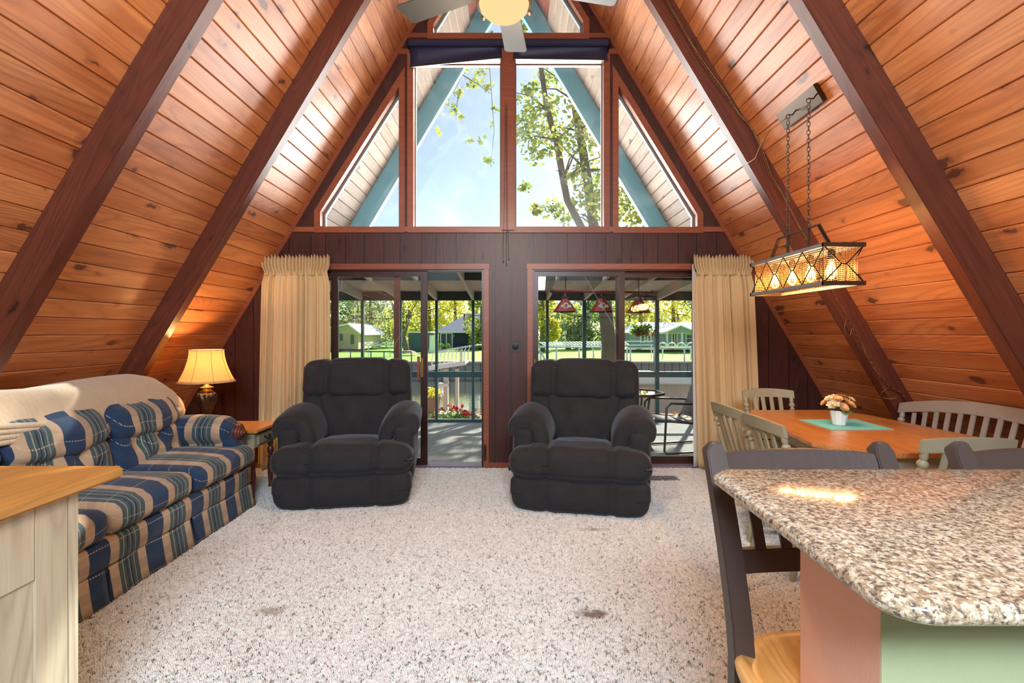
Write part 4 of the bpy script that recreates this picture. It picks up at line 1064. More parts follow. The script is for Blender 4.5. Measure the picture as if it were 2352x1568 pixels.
def make_chair(label, loc, rz, mt='chair_sage'):
    t = thing('dining_chair', label, 'chair', loc, rz, 'slat-back chairs around the dining table')
    def f(p):
        p.x *= 1 + .08 * (-p.y / .2)
        if p.z > 0: p.z -= .01 * max(0, 1 - (p.x ** 2 + p.y ** 2) / .03)
        return p
    obj('seat', MB().rbox((0, 0, .435), (.43, .42, .036), .016, 10, (0, 0, 0), f), mt, t, True)
    backset(t, .42, .875, mt, 4)
    for sx in (-1, 1):
        for sy in (-1, 1): obj('leg', turned(MB(), (sx * .215, sy * .20 + (.03 if sy > 0 else -.01), 0), (sx * .165, sy * .15, .42), .019), mt, t, 'auto')
    for sx in (-1, 1): obj('stretcher', MB().tube([(sx * .197, -.185, .16), (sx * .197, 0, .16), (sx * .197, .20, .16)], [.009, .015, .009], 8), mt, t, True)
    obj('stretcher', MB().tube([(-.197, 0, .16), (0, 0, .16), (.197, 0, .16)], [.009, .014, .009], 8), mt, t, True)
    return t
ch = make_chair('sage slat-back dining chair nearest the cream curtain, left side of the table', (1.80, 3.47, 0), math.radians(90 + 2))
dup(ch, (1.79, 2.95, 0), math.radians(90 + 1), 'sage slat-back dining chair nearer the granite bar, left side of the table')
dup(ch, (2.30, 4.12, 0), math.radians(0), 'slat-back dining chair at the far end of the table, by the panelled wall')
dup(ch, (2.215, 2.66, 0), math.radians(180), 'sage slat-back dining chair at the near end of the table, behind the bar stools')
def make_bench():
    t = thing('dining_bench', 'grey long bench with arched slatted back between table and slope', 'bench', (2.83, 3.12, 0), math.radians(-90 + 1))
    mt = 'bench_grey'
    obj('seat', MB().rbox((0, 0, .435), (1.36, .36, .036), .014, 12), mt, t, True)
    backset(t, 1.38, .845, mt, 14, .085, .09, .03, .45, .155, .06, .03)
    for sx in (-.62, 0, .62):
        for sy in (-1, 1): obj('leg', turned(MB(), (sx, sy * .15, 0), (sx, sy * .13, .42), .021), mt, t, 'auto')
    for sx in (-.62, .62): obj('stretcher', MB().tube([(sx, -.14, .15), (sx, .14, .15)], .012, 8), mt, t, True)
    obj('stretcher', MB().tube([(-.62, 0, .15), (.62, 0, .15)], .012, 8), mt, t, True)
make_bench()
tb = thing('dining_table', 'octagonal orange wood dining table with painted apron and legs', 'table', (2.33, 3.32, 0))
top = [(1.98, 4.05), (2.60, 4.05), (2.76, 3.85), (2.86, 2.90), (2.68, 2.60), (1.93, 2.58), (1.745, 2.85), (1.87, 3.85)][::-1]
def split_top():
    ys = [4.06, 3.62, 3.02, 2.5]
    def clip(poly, ylo, yhi):
        def cl(pl, f):
            out = []
            for i in range(len(pl)):
                a, c = pl[i - 1], pl[i]; fa, fc = f(a), f(c)
                if (fa >= 0) != (fc >= 0):
                    t = fa / (fa - fc); out.append((a[0] + (c[0] - a[0]) * t, a[1] + (c[1] - a[1]) * t))
                if fc >= 0: out.append(c)
            return out
        return cl(cl(poly, lambda p: yhi - p[1]), lambda p: p[1] - ylo)
    for hi, lo in zip(ys[:-1], ys[1:]):
        pl = clip(top, lo + .001, hi - .001)
        obj('top_leaf', MB().prism(pl, .730, .758, 'xy'), 'table_top', tb, world=True, bevel=.004)
split_top()
obj('apron', MB().prism(inset(top, .09), .64, .729, 'xy'), 'sage', tb, world=True, bevel=.003)
for x_, y_ in ((2.02, 2.80), (2.66, 2.84), (2.08, 3.82), (2.58, 3.84)): obj('leg', turned(MB(), (x_, y_, 0), (x_, y_, .64), .032, 16), 'sage', tb, 'auto', world=True)
# placemat, pot and flowers
solo('placemat', MB().prism([(2.09, 3.195), (2.505, 3.215), (2.52, 3.60), (2.095, 3.575)], .759, .762, 'xy'), 'mat', 'turquoise cloth placemat on the dining table under the flower pot', 'placemat')
fx, fy, fz = 2.25, 3.37, .7625
pot = thing('flower_pot', 'small white faceted pot on the turquoise placemat', 'pot', (fx, fy, fz))
obj('pot_body', MB().lathe([(.036, 0), (.04, .002), (.055, .085), (.057, .10), (.052, .10), (.049, .086)], (0, 0, 0), 10), 'ceramic', pot)
obj('soil', MB().lathe([(.049, .08), (.05, .088), (.01, .09)], (0, 0, 0), 12), 'bank', pot)
bq = thing('flower_bouquet', 'bouquet of cream roses and amber dahlias with dark leaves in the white pot', 'flowers', (fx, fy, fz + .09))
rnd = random.Random(5)
def bloom(c, r, petals, layers, cup):
    b = MB(); c = Vector(c); up = Vector((c.x * .8, c.y * .8 - .3 * r, c.z)).normalized(); q = up.to_track_quat('Z', 'Y')
    for l in range(layers):
        f = (l + 1) / layers; n = max(3, int(petals * f)); tilt = cup + (1.35 - cup) * f
        for k in range(n):
            a = 2 * PI * k / n + l * .7; L = r * (.45 + .6 * f); wd = L * (.55 if cup < .5 else .3)
            dirv = Vector((math.cos(a) * math.sin(tilt), math.sin(a) * math.sin(tilt), math.cos(tilt))); sd = Vector((-math.sin(a), math.cos(a), 0)); nn = dirv.cross(sd)
            pts = [dirv * .1 * L - sd * wd * .3, dirv * .1 * L + sd * wd * .3, dirv * .6 * L + sd * wd * .7 + nn * -.12 * L, dirv * L + sd * wd * .25, dirv * L - sd * wd * .25, dirv * .6 * L - sd * wd * .7 + nn * -.12 * L]
            b.add([c + q @ (p) for p in pts], [(0, 1, 2, 5), (5, 2, 3, 4)])
    return b
specs = [(-.058, -.03, .055, .042, 'rose'), (.045, -.035, .06, .045, 'dahlia'), (.0, -.045, .035, .034, 'dahlia'), (.085, .01, .05, .036, 'dahlia'), (-.02, .03, .095, .036, 'rose'), (-.085, .02, .06, .03, 'dahlia'), (.035, .02, .10, .036, 'dahlia'), (.07, -.02, .085, .03, 'rose'), (-.03, -.035, .09, .032, 'dahlia'), (-.075, -.01, .09, .028, 'rose'), (.0, .05, .06, .034, 'dahlia')]
for x_, y_, z_, r_, k_ in specs:
    obj('bloom', bloom((x_, y_, z_), r_, 8 if k_ == 'rose' else 16, 5 if k_ == 'rose' else 5, .15 if k_ == 'rose' else .6), k_, bq, True)
for k in range(14):
    a = 2 * PI * k / 14 + rnd.uniform(-.2, .2); L = rnd.uniform(.05, .075); r0 = .035; z0 = rnd.uniform(.0, .04)
    d = Vector((math.cos(a), math.sin(a), rnd.uniform(-.35, .35))).normalized(); sd = Vector((-math.sin(a), math.cos(a), 0)) * .022; p = Vector((math.cos(a) * r0, math.sin(a) * r0, z0))
    b = MB().add([p, p + d * L * .35 + sd, p + d * L * .75 + sd * .8, p + d * L + Vector((0, 0, -.008)), p + d * L * .75 - sd * .8, p + d * L * .35 - sd, p + d * L * .5 + Vector((0, 0, .006))], [(0, 1, 6), (1, 2, 6), (2, 3, 6), (3, 4, 6), (4, 5, 6), (5, 0, 6)])
    obj('leaf', b, 'green_leaf', bq)
b = MB()
for x_, y_, z_, r_, k_ in specs: b.tube([(x_ * .3, y_ * .3, -.004), (x_ * .8, y_ * .8, z_ * .7), (x_, y_, z_)], .003, 5)
obj('stems', b, 'green_leaf', bq)

# floor vent
t = thing('floor_vent', 'slotted bronze floor vent in the carpet right of the recliner', 'vent', (1.43, 4.67, .004))
obj('frame', MB().ring([(1.28, .0), (1.58, .0), (1.58, .13), (1.28, .13)], [(1.30, .018), (1.56, .018), (1.56, .112), (1.30, .112)], 0, .012).xform(Matrix.Translation((0, 4.73, .006)) @ Matrix.Rotation(PI / 2, 4, 'X')), 'bronze', t, world=True)
obj('duct', MB().box(1.30, 1.56, 4.62, 4.712, .004, .008), 'black_plastic', t, world=True)
for k in range(24): obj('louvre', MB().bar((1.305 + k * .0108, 4.618, .014), (1.305 + k * .0108, 4.712, .014), .005, .012), 'bronze', t, world=True)
# ---------------------------------------------------------------- linear chandelier over the table
cx0, cx1, cy0, cy1, cz0, cz1 = 1.752, 1.99, 2.755, 3.60, 1.662, 1.90
cxm = (cx0 + cx1) / 2
chd = thing('chandelier', 'rectangular iron and woven wire chandelier with four glowing bulbs hung over the dining table', 'chandelier', (cxm, (cy0 + cy1) / 2, cz0))
def cb(name, mb, mt, parent=None, **kw): return obj(name, mb, mt, parent or chd, world=True, **kw)
for z, nm in ((cz1 - .012, 'top_frame'), (cz0 + .010, 'bottom_frame')):
    b = MB(); h = .022; tk = .02
    b.box(cx0, cx0 + tk, cy0, cy1, z - h / 2, z + h / 2); b.box(cx1 - tk, cx1, cy0, cy1, z - h / 2, z + h / 2)
    cb(nm, b, 'steel_grey', bevel=.001)
    b = MB().box(cx0, cx1, cy0 - .004, cy0 + tk - .004, z - h / 2 - .001, z + h / 2 + .001); b.box(cx0, cx1, cy1 - tk + .004, cy1 + .004, z - h / 2 - .001, z + h / 2 + .001)
    cb('end_bar', b, 'bronze', bevel=.001)
# cross-brace wires: pinched X in each bay of the four sides
def pinch(a0, a1, b0, b1, w):
    """a: bottom corners, b: top corners"""
    a0, a1, b0, b1 = map(Vector, (a0, a1, b0, b1)); m = (a0 + a1 + b0 + b1) / 4; d = (a1 - a0).normalized() * w
    b = MB(); r = .0035
    for p, q in ((a0, m - d), (b0, m - d), (a1, m + d), (b1, m + d), (m - d, m + d)): b.tube([p, q], r, 6)
    return b
zl, zh_ = cz0 + .02, cz1 - .02
for x_ in (cx0 + .008, cx1 - .008):
    for k in range(4):
        ya, yb = cy0 + .01 + k * (cy1 - cy0 - .02) / 4, cy0 + .01 + (k + 1) * (cy1 - cy0 - .02) / 4
        cb('brace_wire', pinch((x_, ya, zl), (x_, yb, zl), (x_, ya, zh_), (x_, yb, zh_), .012), 'black_metal', smooth=True)
for y_ in (cy0 + .006, cy1 - .006):
    cb('brace_wire', pinch((cx0 + .01, y_, zl), (cx1 - .01, y_, zl), (cx0 + .01, y_, zh_), (cx1 - .01, y_, zh_), .014), 'black_metal', smooth=True)
# woven liner set inside the frame: fine wires, real geometry
b = MB(); ix0, ix1, iy0, iy1 = cx0 + .02, cx1 - .02, cy0 + .035, cy1 - .035
nz = 17
for k in range(nz + 1):
    z = zl + (zh_ - zl) * k / nz; jt = .0006 * math.sin(k * 3.1)
    for x_ in (ix0, ix1): b.bar((x_ + jt, iy0, z), (x_ + jt, iy1, z), .0014, .0018)
    for y_ in (iy0, iy1): b.bar((ix0, y_, z), (ix1, y_, z), .0014, .0018)
cb('woven_weft', b, 'old_brass')['kind'] = 'stuff'
b = MB()
for k in range(46):
    y_ = iy0 + (iy1 - iy0) * k / 45
    for x_ in (ix0 + .0015, ix1 - .0015): b.bar((x_, y_, zl), (x_, y_, zh_),   .0015, .0015, up=(0, 1, 0))
for k in range(12):
    x_ = ix0 + (ix1 - ix0) * k / 11
    for y_ in (iy0 + .0015, iy1 - .0015): b.bar((x_, y_, zl), (x_, y_, zh_),   .0015, .0015, up=(0, 1, 0))
cb('woven_warp', b, 'old_brass')['kind'] = 'stuff'
# inner rails, sockets, bulbs
b = MB()
for x_ in (cxm - .05, cxm + .05): b.box(x_ - .006, x_ + .006, cy0 + .01, cy1 - .01, cz1 - .020, cz1 - .010)
b.box(cxm - .02, cxm + .02, cy0 + .01, cy1 - .01, cz1 - .022, cz1 - .008); cb('lamp_rail', b, 'steel_grey')
for d_ in (2.87, 3.07, 3.27, 3.48):
    so = cb('socket', MB().lathe([(.012, -.012), (.02, -.02), (.02, -.058), (.022, -.06), (.022, -.066), (.014, -.07)], (cxm, d_, cz1 - .012), 16), 'black_metal', smooth='auto')
    pr = [(.012, -.066), (.014, -.078), (.019, -.098), (.028, -.125), (.031, -.145), (.028, -.163), (.016, -.178), (.003, -.183)]
    bu = cb('light_bulb', MB().lathe(pr, (cxm, d_, cz1 - .012), 20), 'bulb', smooth=True)
    fb = MB()
    for k in range(6):
        a = k * PI / 3; r1 = .007; r2 = .013
        fb.tube([(cxm + r1 * math.cos(a), d_ + r1 * math.sin(a), cz1 - .092), (cxm + r2 * math.cos(a), d_ + r2 * math.sin(a), cz1 - .165)], .0026, 5)
    obj('filament', fb, 'filament', bu, True, world=True)
    plamp('chandelier_light', (cxm, d_, cz1 - .14), 12, (1, .52, .20), .045)
# hanger on top
hz = cz1 - .004; ty = 2.05
b = MB()
b.bar((cxm, 2.87, hz), (cxm, 2.985, ty), .022, .006, up=(1, 0, 0)); b.bar((cxm, 2.985, ty), (cxm, 3.40, ty), .022, .006, up=(1, 0, 0)) if False else None
for p, q in (((cxm, 2.87, hz), (cxm, 2.99, ty)), ((cxm, 2.99, ty), (cxm, 3.43, ty)), ((cxm, 3.43, ty), (cxm, 3.55, hz))): b.bar(p, q, .024, .007, up=(0, 0, 1) if abs(Vector(q)[2] - Vector(p)[2]) < .01 else (0, 1, 0))
cb('hanger', b, 'bronze', bevel=.001)
for y_ in (3.09, 3.32): cb('hanger_rod', MB().box(cxm - .007, cxm + .007, y_ - .007, y_ + .007, hz, ty), 'bronze')
b = MB().box(cxm - .012, cxm + .012, cy0 + .0, cy1 - .0, cz1 - .006, cz1 + .002); cb('hanger_base', b, 'bronze')
def vchain(x, y, z0, z1, parent):
    b = MB(); L = .034; n = int((z1 - z0 - .03) / (L * .78)); 
    for k in range(n): link_mb(b, (x, y, z0 + .045 + k * L * .78), (0, 0, 1), L, .0028, 0.4 + (k % 2) * PI / 2)
    b.tube([(x + .012 * math.cos(a), y + .004 * math.sin(a), z0 + .022 + .017 * math.sin(a)) for a in [i * PI / 6 for i in range(12)]], .003, 6, closed=True)
    b.tube([(x + .013 * math.cos(a), y + .004 * math.sin(a), z1 + .006 + .016 * math.sin(a)) for a in [i * PI / 6 for i in range(12)]], .003, 6, closed=True)
    cb('chain', b, 'bronze', smooth=True)
# canopy box on the slope
cs = 3.32                                             # distance from the ridge along the slope? found from height
zc_ = 2.915; xc_ = AX + half(zc_); nI = Vector((-math.sin(SL), 0, -math.cos(SL))); tI = Vector((math.cos(SL), 0, -math.sin(SL)))
pc = Vector((xc_, 3.30, zc_)) + nI * .006
b = MB(); w_, l_, h_ = .125, .44, .03
def cp(u, v, t): return pc + tI * u + Vector((0, 1, 0)) * v + nI * t
b.hexa([cp(-w_ / 2, -l_ / 2, 0), cp(w_ / 2, -l_ / 2, 0), cp(w_ / 2, l_ / 2, 0), cp(-w_ / 2, l_ / 2, 0), cp(-w_ / 2, -l_ / 2, h_), cp(w_ / 2, -l_ / 2, h_), cp(w_ / 2, l_ / 2, h_), cp(-w_ / 2, l_ / 2, h_)])
cb('ceiling_canopy', b, 'bronze', bevel=.003)
zt1 = (2.87, 2.86)
for y_, z1 in ((3.09, 2.845), (3.32, 2.845)):
    vchain(cxm, y_, ty, z1, chd)
    cb('canopy_hook', MB().tube([cp(.0, y_ - 3.30, h_), (cxm + .03, y_, z1 + .02), (cxm, y_, z1 + .022)], .005, 6), 'bronze', smooth=True)
b = MB().tube([(cxm, 3.32, 2.85), (1.80, 3.42, 2.80), (1.80, 3.55, 2.74), (1.83, 3.68, 2.70), (1.84, 3.80, 2.71), (1.84, 3.885, 2.74)], .003, 6); cb('supply_cord', b, 'old_brass', smooth=True)

# ---------------------------------------------------------------- swag chain along the right rafter
def onraf(x, y, out=.015):
    d = 3.885 - out; return Vector(((x - VX) * d / F, d, H - (y - VY) * d / F))
path = [(1500, -60), (1530, 0), (1560, 50), (1580, 84), (1605, 130), (1667, 219), (1700, 265), (1725, 288), (1750, 345), (1768, 400), (1800, 450), (1830, 510), (1865, 575), (1905, 655), (1930, 700), (1950, 735), (1972, 775), (1990, 815), (2010, 850), (2035, 880), (2050, 893), (2068, 900), (2080, 918)]
pp = [onraf(*p) for p in path]
seg = []; tot = 0
for a, c in zip(pp[:-1], pp[1:]): seg.append((tot, (c - a).length, a, c)); tot += (c - a).length
def at_len(s):
    for t0, l, a, c in seg:
        if s <= t0 + l: return a.lerp(c, (s - t0) / l), (c - a).normalized()
    return seg[-1][3], (seg[-1][3] - seg[-1][2]).normalized()
sw = thing('swag_chain', 'old brass swag chain and cord running down the right rafter to a loose ring', 'chain', tuple(onraf(2080, 918)))
b = MB(); k = 0; s_ = 0
while s_ < tot:
    p, d_ = at_len(s_); link_mb(b, p, d_, .034, .0022, .5 + (k % 2) * PI / 2); s_ += .027; k += 1
obj('chain_links', b, 'old_brass', sw, True, world=True)
b = MB().tube([p + Vector((.008 * math.sin(i * 1.7), -.004, .006 * math.cos(i * 1.3))) for i, p in enumerate(pp)], .003, 5)
obj('cord', b, 'old_brass', sw, True, world=True)
b = MB(); c_ = onraf(2042, 903, .06); b.tube([c_ + Vector((.062 * math.cos(a), .02 * math.sin(a * 2), .042 * math.sin(a))) for a in [.6 + i * .26 for i in range(21)]], .003, 6)
b.tube([onraf(1948 + 8 * math.cos(a), 752 + 20 * math.sin(a), .03) for a in [i * .4 for i in range(13)]], .003, 6)
obj('loose_ring', b, 'old_brass', sw, True, world=True)

# ---------------------------------------------------------------- ceiling fan
fx_, fy_ = -.035, 2.40
fan = thing('ceiling_fan', 'five-blade grey ceiling fan with lit amber glass bowl above the window', 'ceiling fan', (fx_, fy_, 2.92))
zb = 3.10
b = MB().lathe([(.004, 2.925), (.05, 2.93), (.09, 2.948), (.115, 2.972), (.124, 2.998), (.124, 3.0)], (fx_, fy_, 0), 40); obj('glass_bowl', b, 'fan_glass', fan, True, world=True)
obj('bowl_rim', MB().tube([(fx_ + .127 * math.cos(a), fy_ + .127 * math.sin(a), 2.998) for a in [2 * PI * k / 48 for k in range(48)]], .007, 8, closed=True), 'bronze', fan, True, world=True)
obj('motor', MB().lathe([(.12, 3.0), (.125, 3.02), (.10, 3.04), (.11, 3.06), (.13, 3.08), (.13, 3.16), (.10, 3.19), (.04, 3.21), (.02, 3.24)], (fx_, fy_, 0), 32), 'bronze', fan, 'auto', world=True)
obj('downrod', MB().lathe([(.014, 3.22), (.014, 5.86), (.07, 5.88), (.07, 5.92)], (fx_, fy_, 0), 12), 'bronze', fan, 'auto', world=True)
for k in range(3):
    a = .35 + k * 2 * PI / 3 + .0; obj('bowl_clip', MB().sphere((fx_ + .137 * math.cos(a), fy_ + .137 * math.sin(a), 2.985), .011, 8), 'bronze', fan, True, world=True)
for k in range(5):
    a = math.radians(84 + 72 * k); d_ = Vector((math.cos(a), math.sin(a), 0)); n_ = Vector((-d_.y, d_.x, 0)); up = Vector((0, 0, 1))
    n2 = (n_ * math.cos(.16) + up * math.sin(.16)); c0 = Vector((fx_, fy_, zb)); u2 = d_.cross(n2)
    out = [(.17, -.042), (.24, -.058), (.56, -.072), (.585, -.062), (.60, .055), (.585, .068), (.30, .062), (.17, .042)]
    vs = [c0 + d_ * r + n2 * t for r, t in out] + [c0 + d_ * r + n2 * t + u2 * .006 for r, t in out]; n = len(out)
    bb = MB().add(vs, [tuple(range(n))[::-1], tuple(range(n, 2 * n))] + [(i, (i + 1) % n, (i + 1) % n + n, i + n) for i in range(n)])
    bl = obj('blade', bb, 'blade', fan, world=True, bevel=.002)
    obj('blade_iron', MB().bar(c0 + d_ * .10 + Vector((0, 0, .012)), c0 + d_ * .22 + Vector((0, 0, .010)), .03, .006), 'bronze', fan, world=True)
plamp('fan_light', (fx_, fy_, 2.88), 80, (1, .68, .40), .10)

# ================================================================ outside
DZ = -.10; YD = 8.28                                   # porch floor level, porch front
struct('floor_porch', MB().box(-3.3, 4.0, D + .13, YD + .06, DZ - .15, DZ), 'deck')
def TX(x): return (x - VX) * YD / F
def TZ(y): return H - (y - VY) * YD / F
porch = thing('porch_frame', 'teal post and rail frame of the glazed porch beyond the doors', 'porch', (0, YD, DZ))
pxs = [664, 748, 833, 920, 1003, 1087, 1171, 1257, 1342, 1425, 1509, 1594, 1678]
for x_ in pxs:
    w_ = .022 if x_ < 1300 else .03
    obj('post', MB().box(TX(x_) - w_, TX(x_) + w_, YD - .03, YD + .03, DZ, TZ(690)), 'teal', porch, world=True)
for a, c in zip(pxs[:-1], pxs[1:]):
    obj('rail', MB().box(TX(a) + .024, TX(c) - .024, YD - .026, YD + .026, TZ(866), TZ(853)), 'teal', porch, world=True)
obj('sill', MB().box(TX(640), TX(1700), YD - .05, YD + .05, DZ, DZ + .045), 'teal', porch, world=True)
obj('header_beam', MB().box(TX(640), TX(1700), YD - .06, YD + .04, TZ(690), TZ(671)), 'porch_dark', porch, world=True)
zn, zf = 2.18, TZ(690)                                  # underside of rafters near/far
def rz_(y): return zn + (zf - zn) * (y - 5.2) / (YD - 5.2)
for k, x_ in enumerate(pxs):
    X = TX(x_); b = MB().hexa([(X - .02, 5.22, rz_(5.22)), (X + .02, 5.22, rz_(5.22)), (X + .02, YD + .25, rz_(YD + .25)), (X - .02, YD + .25, rz_(YD + .25)), (X - .02, 5.22, rz_(5.22) + .14), (X + .02, 5.22, rz_(5.22) + .14), (X + .02, YD + .25, rz_(YD + .25) + .14), (X - .02, YD + .25, rz_(YD + .25) + .14)])
    obj('roof_rafter', b, 'porch_white', porch, world=True)
for y_ in (6.55,):
    b = MB()
    for a, c in zip(pxs[:-1], pxs[1:]): b.box(TX(a) + .022, TX(c) - .022, y_ - .02, y_ + .02, rz_(y_) + .02, rz_(y_) + .14)
    obj('purlin', b, 'porch_dark', porch, world=True)
sky_b = {4, 7, 8}
for k, (a, c) in enumerate(zip(pxs[:-1], pxs[1:])):
    X0, X1 = TX(a) - .0, TX(c); e = .142
    for ya, yb in ((5.2, 6.55), (6.55, YD + .3)):
        op = (k in (3, 4, 6, 7)) and ya < 6
        b = MB().hexa([(X0, ya, rz_(ya) + e), (X1, ya, rz_(ya) + e), (X1, yb, rz_(yb) + e), (X0, yb, rz_(yb) + e), (X0, ya, rz_(ya) + e + .015), (X1, ya, rz_(ya) + e + .015), (X1, yb, rz_(yb) + e + .015), (X0, yb, rz_(yb) + e + .015)])
        obj('skylight_panel' if op else 'roof_board', b, 'skylight' if op else 'porch_board', porch, world=True)
for k, (a, c) in enumerate(zip(pxs[:-1], pxs[1:])):
    pass
# side screens of the porch
for s, xx in ((-1, TX(652)), (1, TX(1694))):
    for y_ in (5.3, 6.3, 7.3): obj('post', MB().box(xx - .025, xx + .025, y_ - .025, y_ + .025, DZ, rz_(y_)), 'teal', porch, world=True)
    obj('rail', MB().box(xx - .02, xx + .02, 5.3, YD, TZ(866), TZ(853)), 'teal', porch, world=True)
def litter(name, x0, x1, y0, y1, z, n, size, label, seed, mt='leaf_litter', up=.4, parent=None):
    rnd = random.Random(seed); b = MB()
    for _ in range(n):
        c = Vector((rnd.uniform(x0, x1), rnd.uniform(y0, y1), z + rnd.uniform(0.002, .02))); s = size * rnd.uniform(.6, 1.3); a = rnd.uniform(0, 6.28)
        u = Vector((math.cos(a), math.sin(a), rnd.uniform(-up, up))) * s; v = Vector((-math.sin(a), math.cos(a), rnd.uniform(-up, up))) * s * .7
        b.add([c - u, c + v, c + u, c - v], [(0, 1, 2, 3)])
    o = solo(name, b, mt, label, 'leaves'); o['kind'] = 'stuff'; return o
litter('fallen_leaves', TX(1003) + .05, TX(1087) - .05, 5.8, 6.25, rz_(6.0) + .165, 40, .045, 'brown fallen leaves lying on the translucent porch roof panel', 3, up=.8)
# pool-table light in the porch
py = 6.5
def PP(x, y): return Vector(((x - VX) * py / F, py, H - (y - VY) * py / F))
pl = thing('billiard_light', 'red three-shade billiard light hanging in the porch behind the right door', 'hanging lamp', tuple(PP(1382, 716)))
obj('bar', MB().tube([PP(1272, 668), PP(1494, 672)], .016, 12), 'shade_red', pl, True, world=True)
for x_, y_ in ((1268, 668), (1498, 672)): obj('bar_finial', MB().sphere(PP(x_, y_), .03, 12), 'bronze', pl, True, world=True)
def emblem(c, r, s):
    """block O with a leaf-like scroll, on the front of a cone shade"""
    b = MB(); yy = lambda z: -(.035 + (.155 - .035) * ((c.z + .155 - z) / .17)) if False else 0
    return b
for x_ in (1298, 1382, 1467):
    c = PP(x_, 716 if x_ < 1400 else 717); zt_ = PP(x_, 684).z; hgt_ = zt_ - c.z
    sh_ = obj('glass_shade', MB().lathe([(.162, 0), (.160, .003), (.032, hgt_), (.028, hgt_)], c, 8), 'shade_red', pl, world=True)
    obj('shade_rim', MB().lathe([(.166, -.004), (.166, .006), (.16, .006), (.16, -.004)], c, 8), 'bronze', sh_, world=True)
    obj('shade_cap', MB().lathe([(.045, 0), (.045, .012), (.03, .02), (.026, .04), (.015, .05), (.010, PP(x_, 670).z - zt_)], (c.x, c.y, zt_), 14), 'bronze', pl, 'auto', world=True)
    b = MB(); n = 20; O = Vector((c.x, c.y, c.z)); zc0 = hgt_ * .42
    def onc(u, z):
        r = .162 + (.032 - .162) * (z / hgt_); return O + Vector((u, -(r * .945) - .004, z))
    def oring(r1, r2, sx=.85):
        vs = []
        for k in range(n):
            a = 2 * PI * k / n; vs += [onc(r1 * sx * math.cos(a), zc0 + r1 * math.sin(a)), onc(r2 * sx * math.cos(a), zc0 + r2 * math.sin(a))]
        b.add(vs, [(2 * k, 2 * ((k + 1) % n), 2 * ((k + 1) % n) + 1, 2 * k + 1) for k in range(n)])
    oring(.043, .028)
    for s in (-1, 1):
        b.add([onc(s * .028, zc0 + .0), onc(s * .058, zc0 + .012), onc(s * .066, zc0 - .008), onc(s * .060, zc0 - .03), onc(s * .05, zc0 - .018), onc(s * .040, zc0 - .028)], [(0, 1, 2, 3, 4, 5)])
    for k in range(7):                                  # the S-like stroke inside
        a = k / 6; p0 = (math.sin(a * 2 * PI) * -.012, .02 - .04 * a); b.add([onc(p0[0] - .005, zc0 + p0[1] - .004), onc(p0[0] + .005, zc0 + p0[1] - .004), onc(p0[0] + .005, zc0 + p0[1] + .004), onc(p0[0] - .005, zc0 + p0[1] + .004)], [(0, 1, 2, 3)])
    obj('emblem', b, 'logo_grey', sh_, world=True)
for x_ in (1299, 1467):
    b = MB(); p0 = PP(x_, 664)
    for k in range(9): link_mb(b, p0 + Vector((0, 0, k * .026)), (0, 0, 1), .034, .003, (k % 2) * 1.57)
    obj('chain', b, 'bronze', pl, True, world=True)
# patio table and chair
def PT(x, y, d): return P(x, y, d)
pt = thing('patio_table', 'glass topped patio table with splayed metal legs on the porch', 'table', (1.58, 6.35, DZ))
tz = .615; ring_ = []
oct_ = [(1.58 + .40 * math.cos(PI / 8 + k * PI / 4), 6.42 + .40 * math.sin(PI / 8 + k * PI / 4)) for k in range(8)]
obj('glass_top', MB().prism(inset(oct_, .02), tz - .004, tz + .004, 'xy'), 'table_glass', pt, world=True)
b = MB()
for i in range(8): b.bar((*oct_[i], tz), (*oct_[(i + 1) % 8], tz), .028, .03)
obj('rim', b, 'bronze', pt, world=True)
for k in range(4):
    a = PI / 4 + k * PI / 2; c_, s2 = math.cos(a), math.sin(a)
    obj('leg', MB().tube([(1.58 + c_ * .26, 6.42 + s2 * .26, tz - .01), (1.58 + c_ * .22, 6.42 + s2 * .22, .35), (1.58 + c_ * .12, 6.42 + s2 * .12, .15), (1.58 + c_ * .3, 6.42 + s2 * .3, DZ)], .014, 8), 'bronze', pt, True, world=True)
def sling_chair(label, loc, rz):
    t = thing('patio_chair', label, 'chair', loc, rz, 'sling patio chairs on the porch')
    for s in (-1, 1):
        x = s * .28
        obj('frame', MB().tube([(x, -.30, .42), (x, .18, .36), (x, .24, .42), (x * .96, .52, 1.08)], .015, 8), 'bronze', t, True)
        obj('arm_leg', MB().tube([(x, .40, .02), (x, .10, .02), (x, -.30, .02), (x, -.33, .05), (x, -.30, .58), (x, -.24, .63), (x, .30, .60)], .014, 8), 'bronze', t, True)
    for nm, pts in (('sling_seat', [(-.28, .425), (-.1, .40), (.1, .375), (.2, .38)]), ('sling_back', [(.215, .40), (.30, .60), (.40, .84), (.515, 1.08)])):
        vs = []
        for y, z in pts:
            for u in range(5): vs.append((-.27 + .135 * u, y + .02 * (1 - ((u - 2) / 2) ** 2) * (nm == 'sling_back'), z - .02 * (1 - ((u - 2) / 2) ** 2) * (nm == 'sling_seat')))
        o = obj(nm, MB().add(vs, [(j * 5 + i, j * 5 + i + 1, (j + 1) * 5 + i + 1, (j + 1) * 5 + i) for j in range(3) for i in range(4)]), 'sling', t, True); o.modifiers.new('s', 'SOLIDIFY').thickness = .006
    obj('cross_bar', MB().tube([(-.28, .05, .37), (.28, .05, .37)], .012, 8), 'bronze', t, True)
    return t
sling_chair('brown sling patio chair right of the glass table, facing it', (2.13, 6.32, DZ), math.radians(-78))
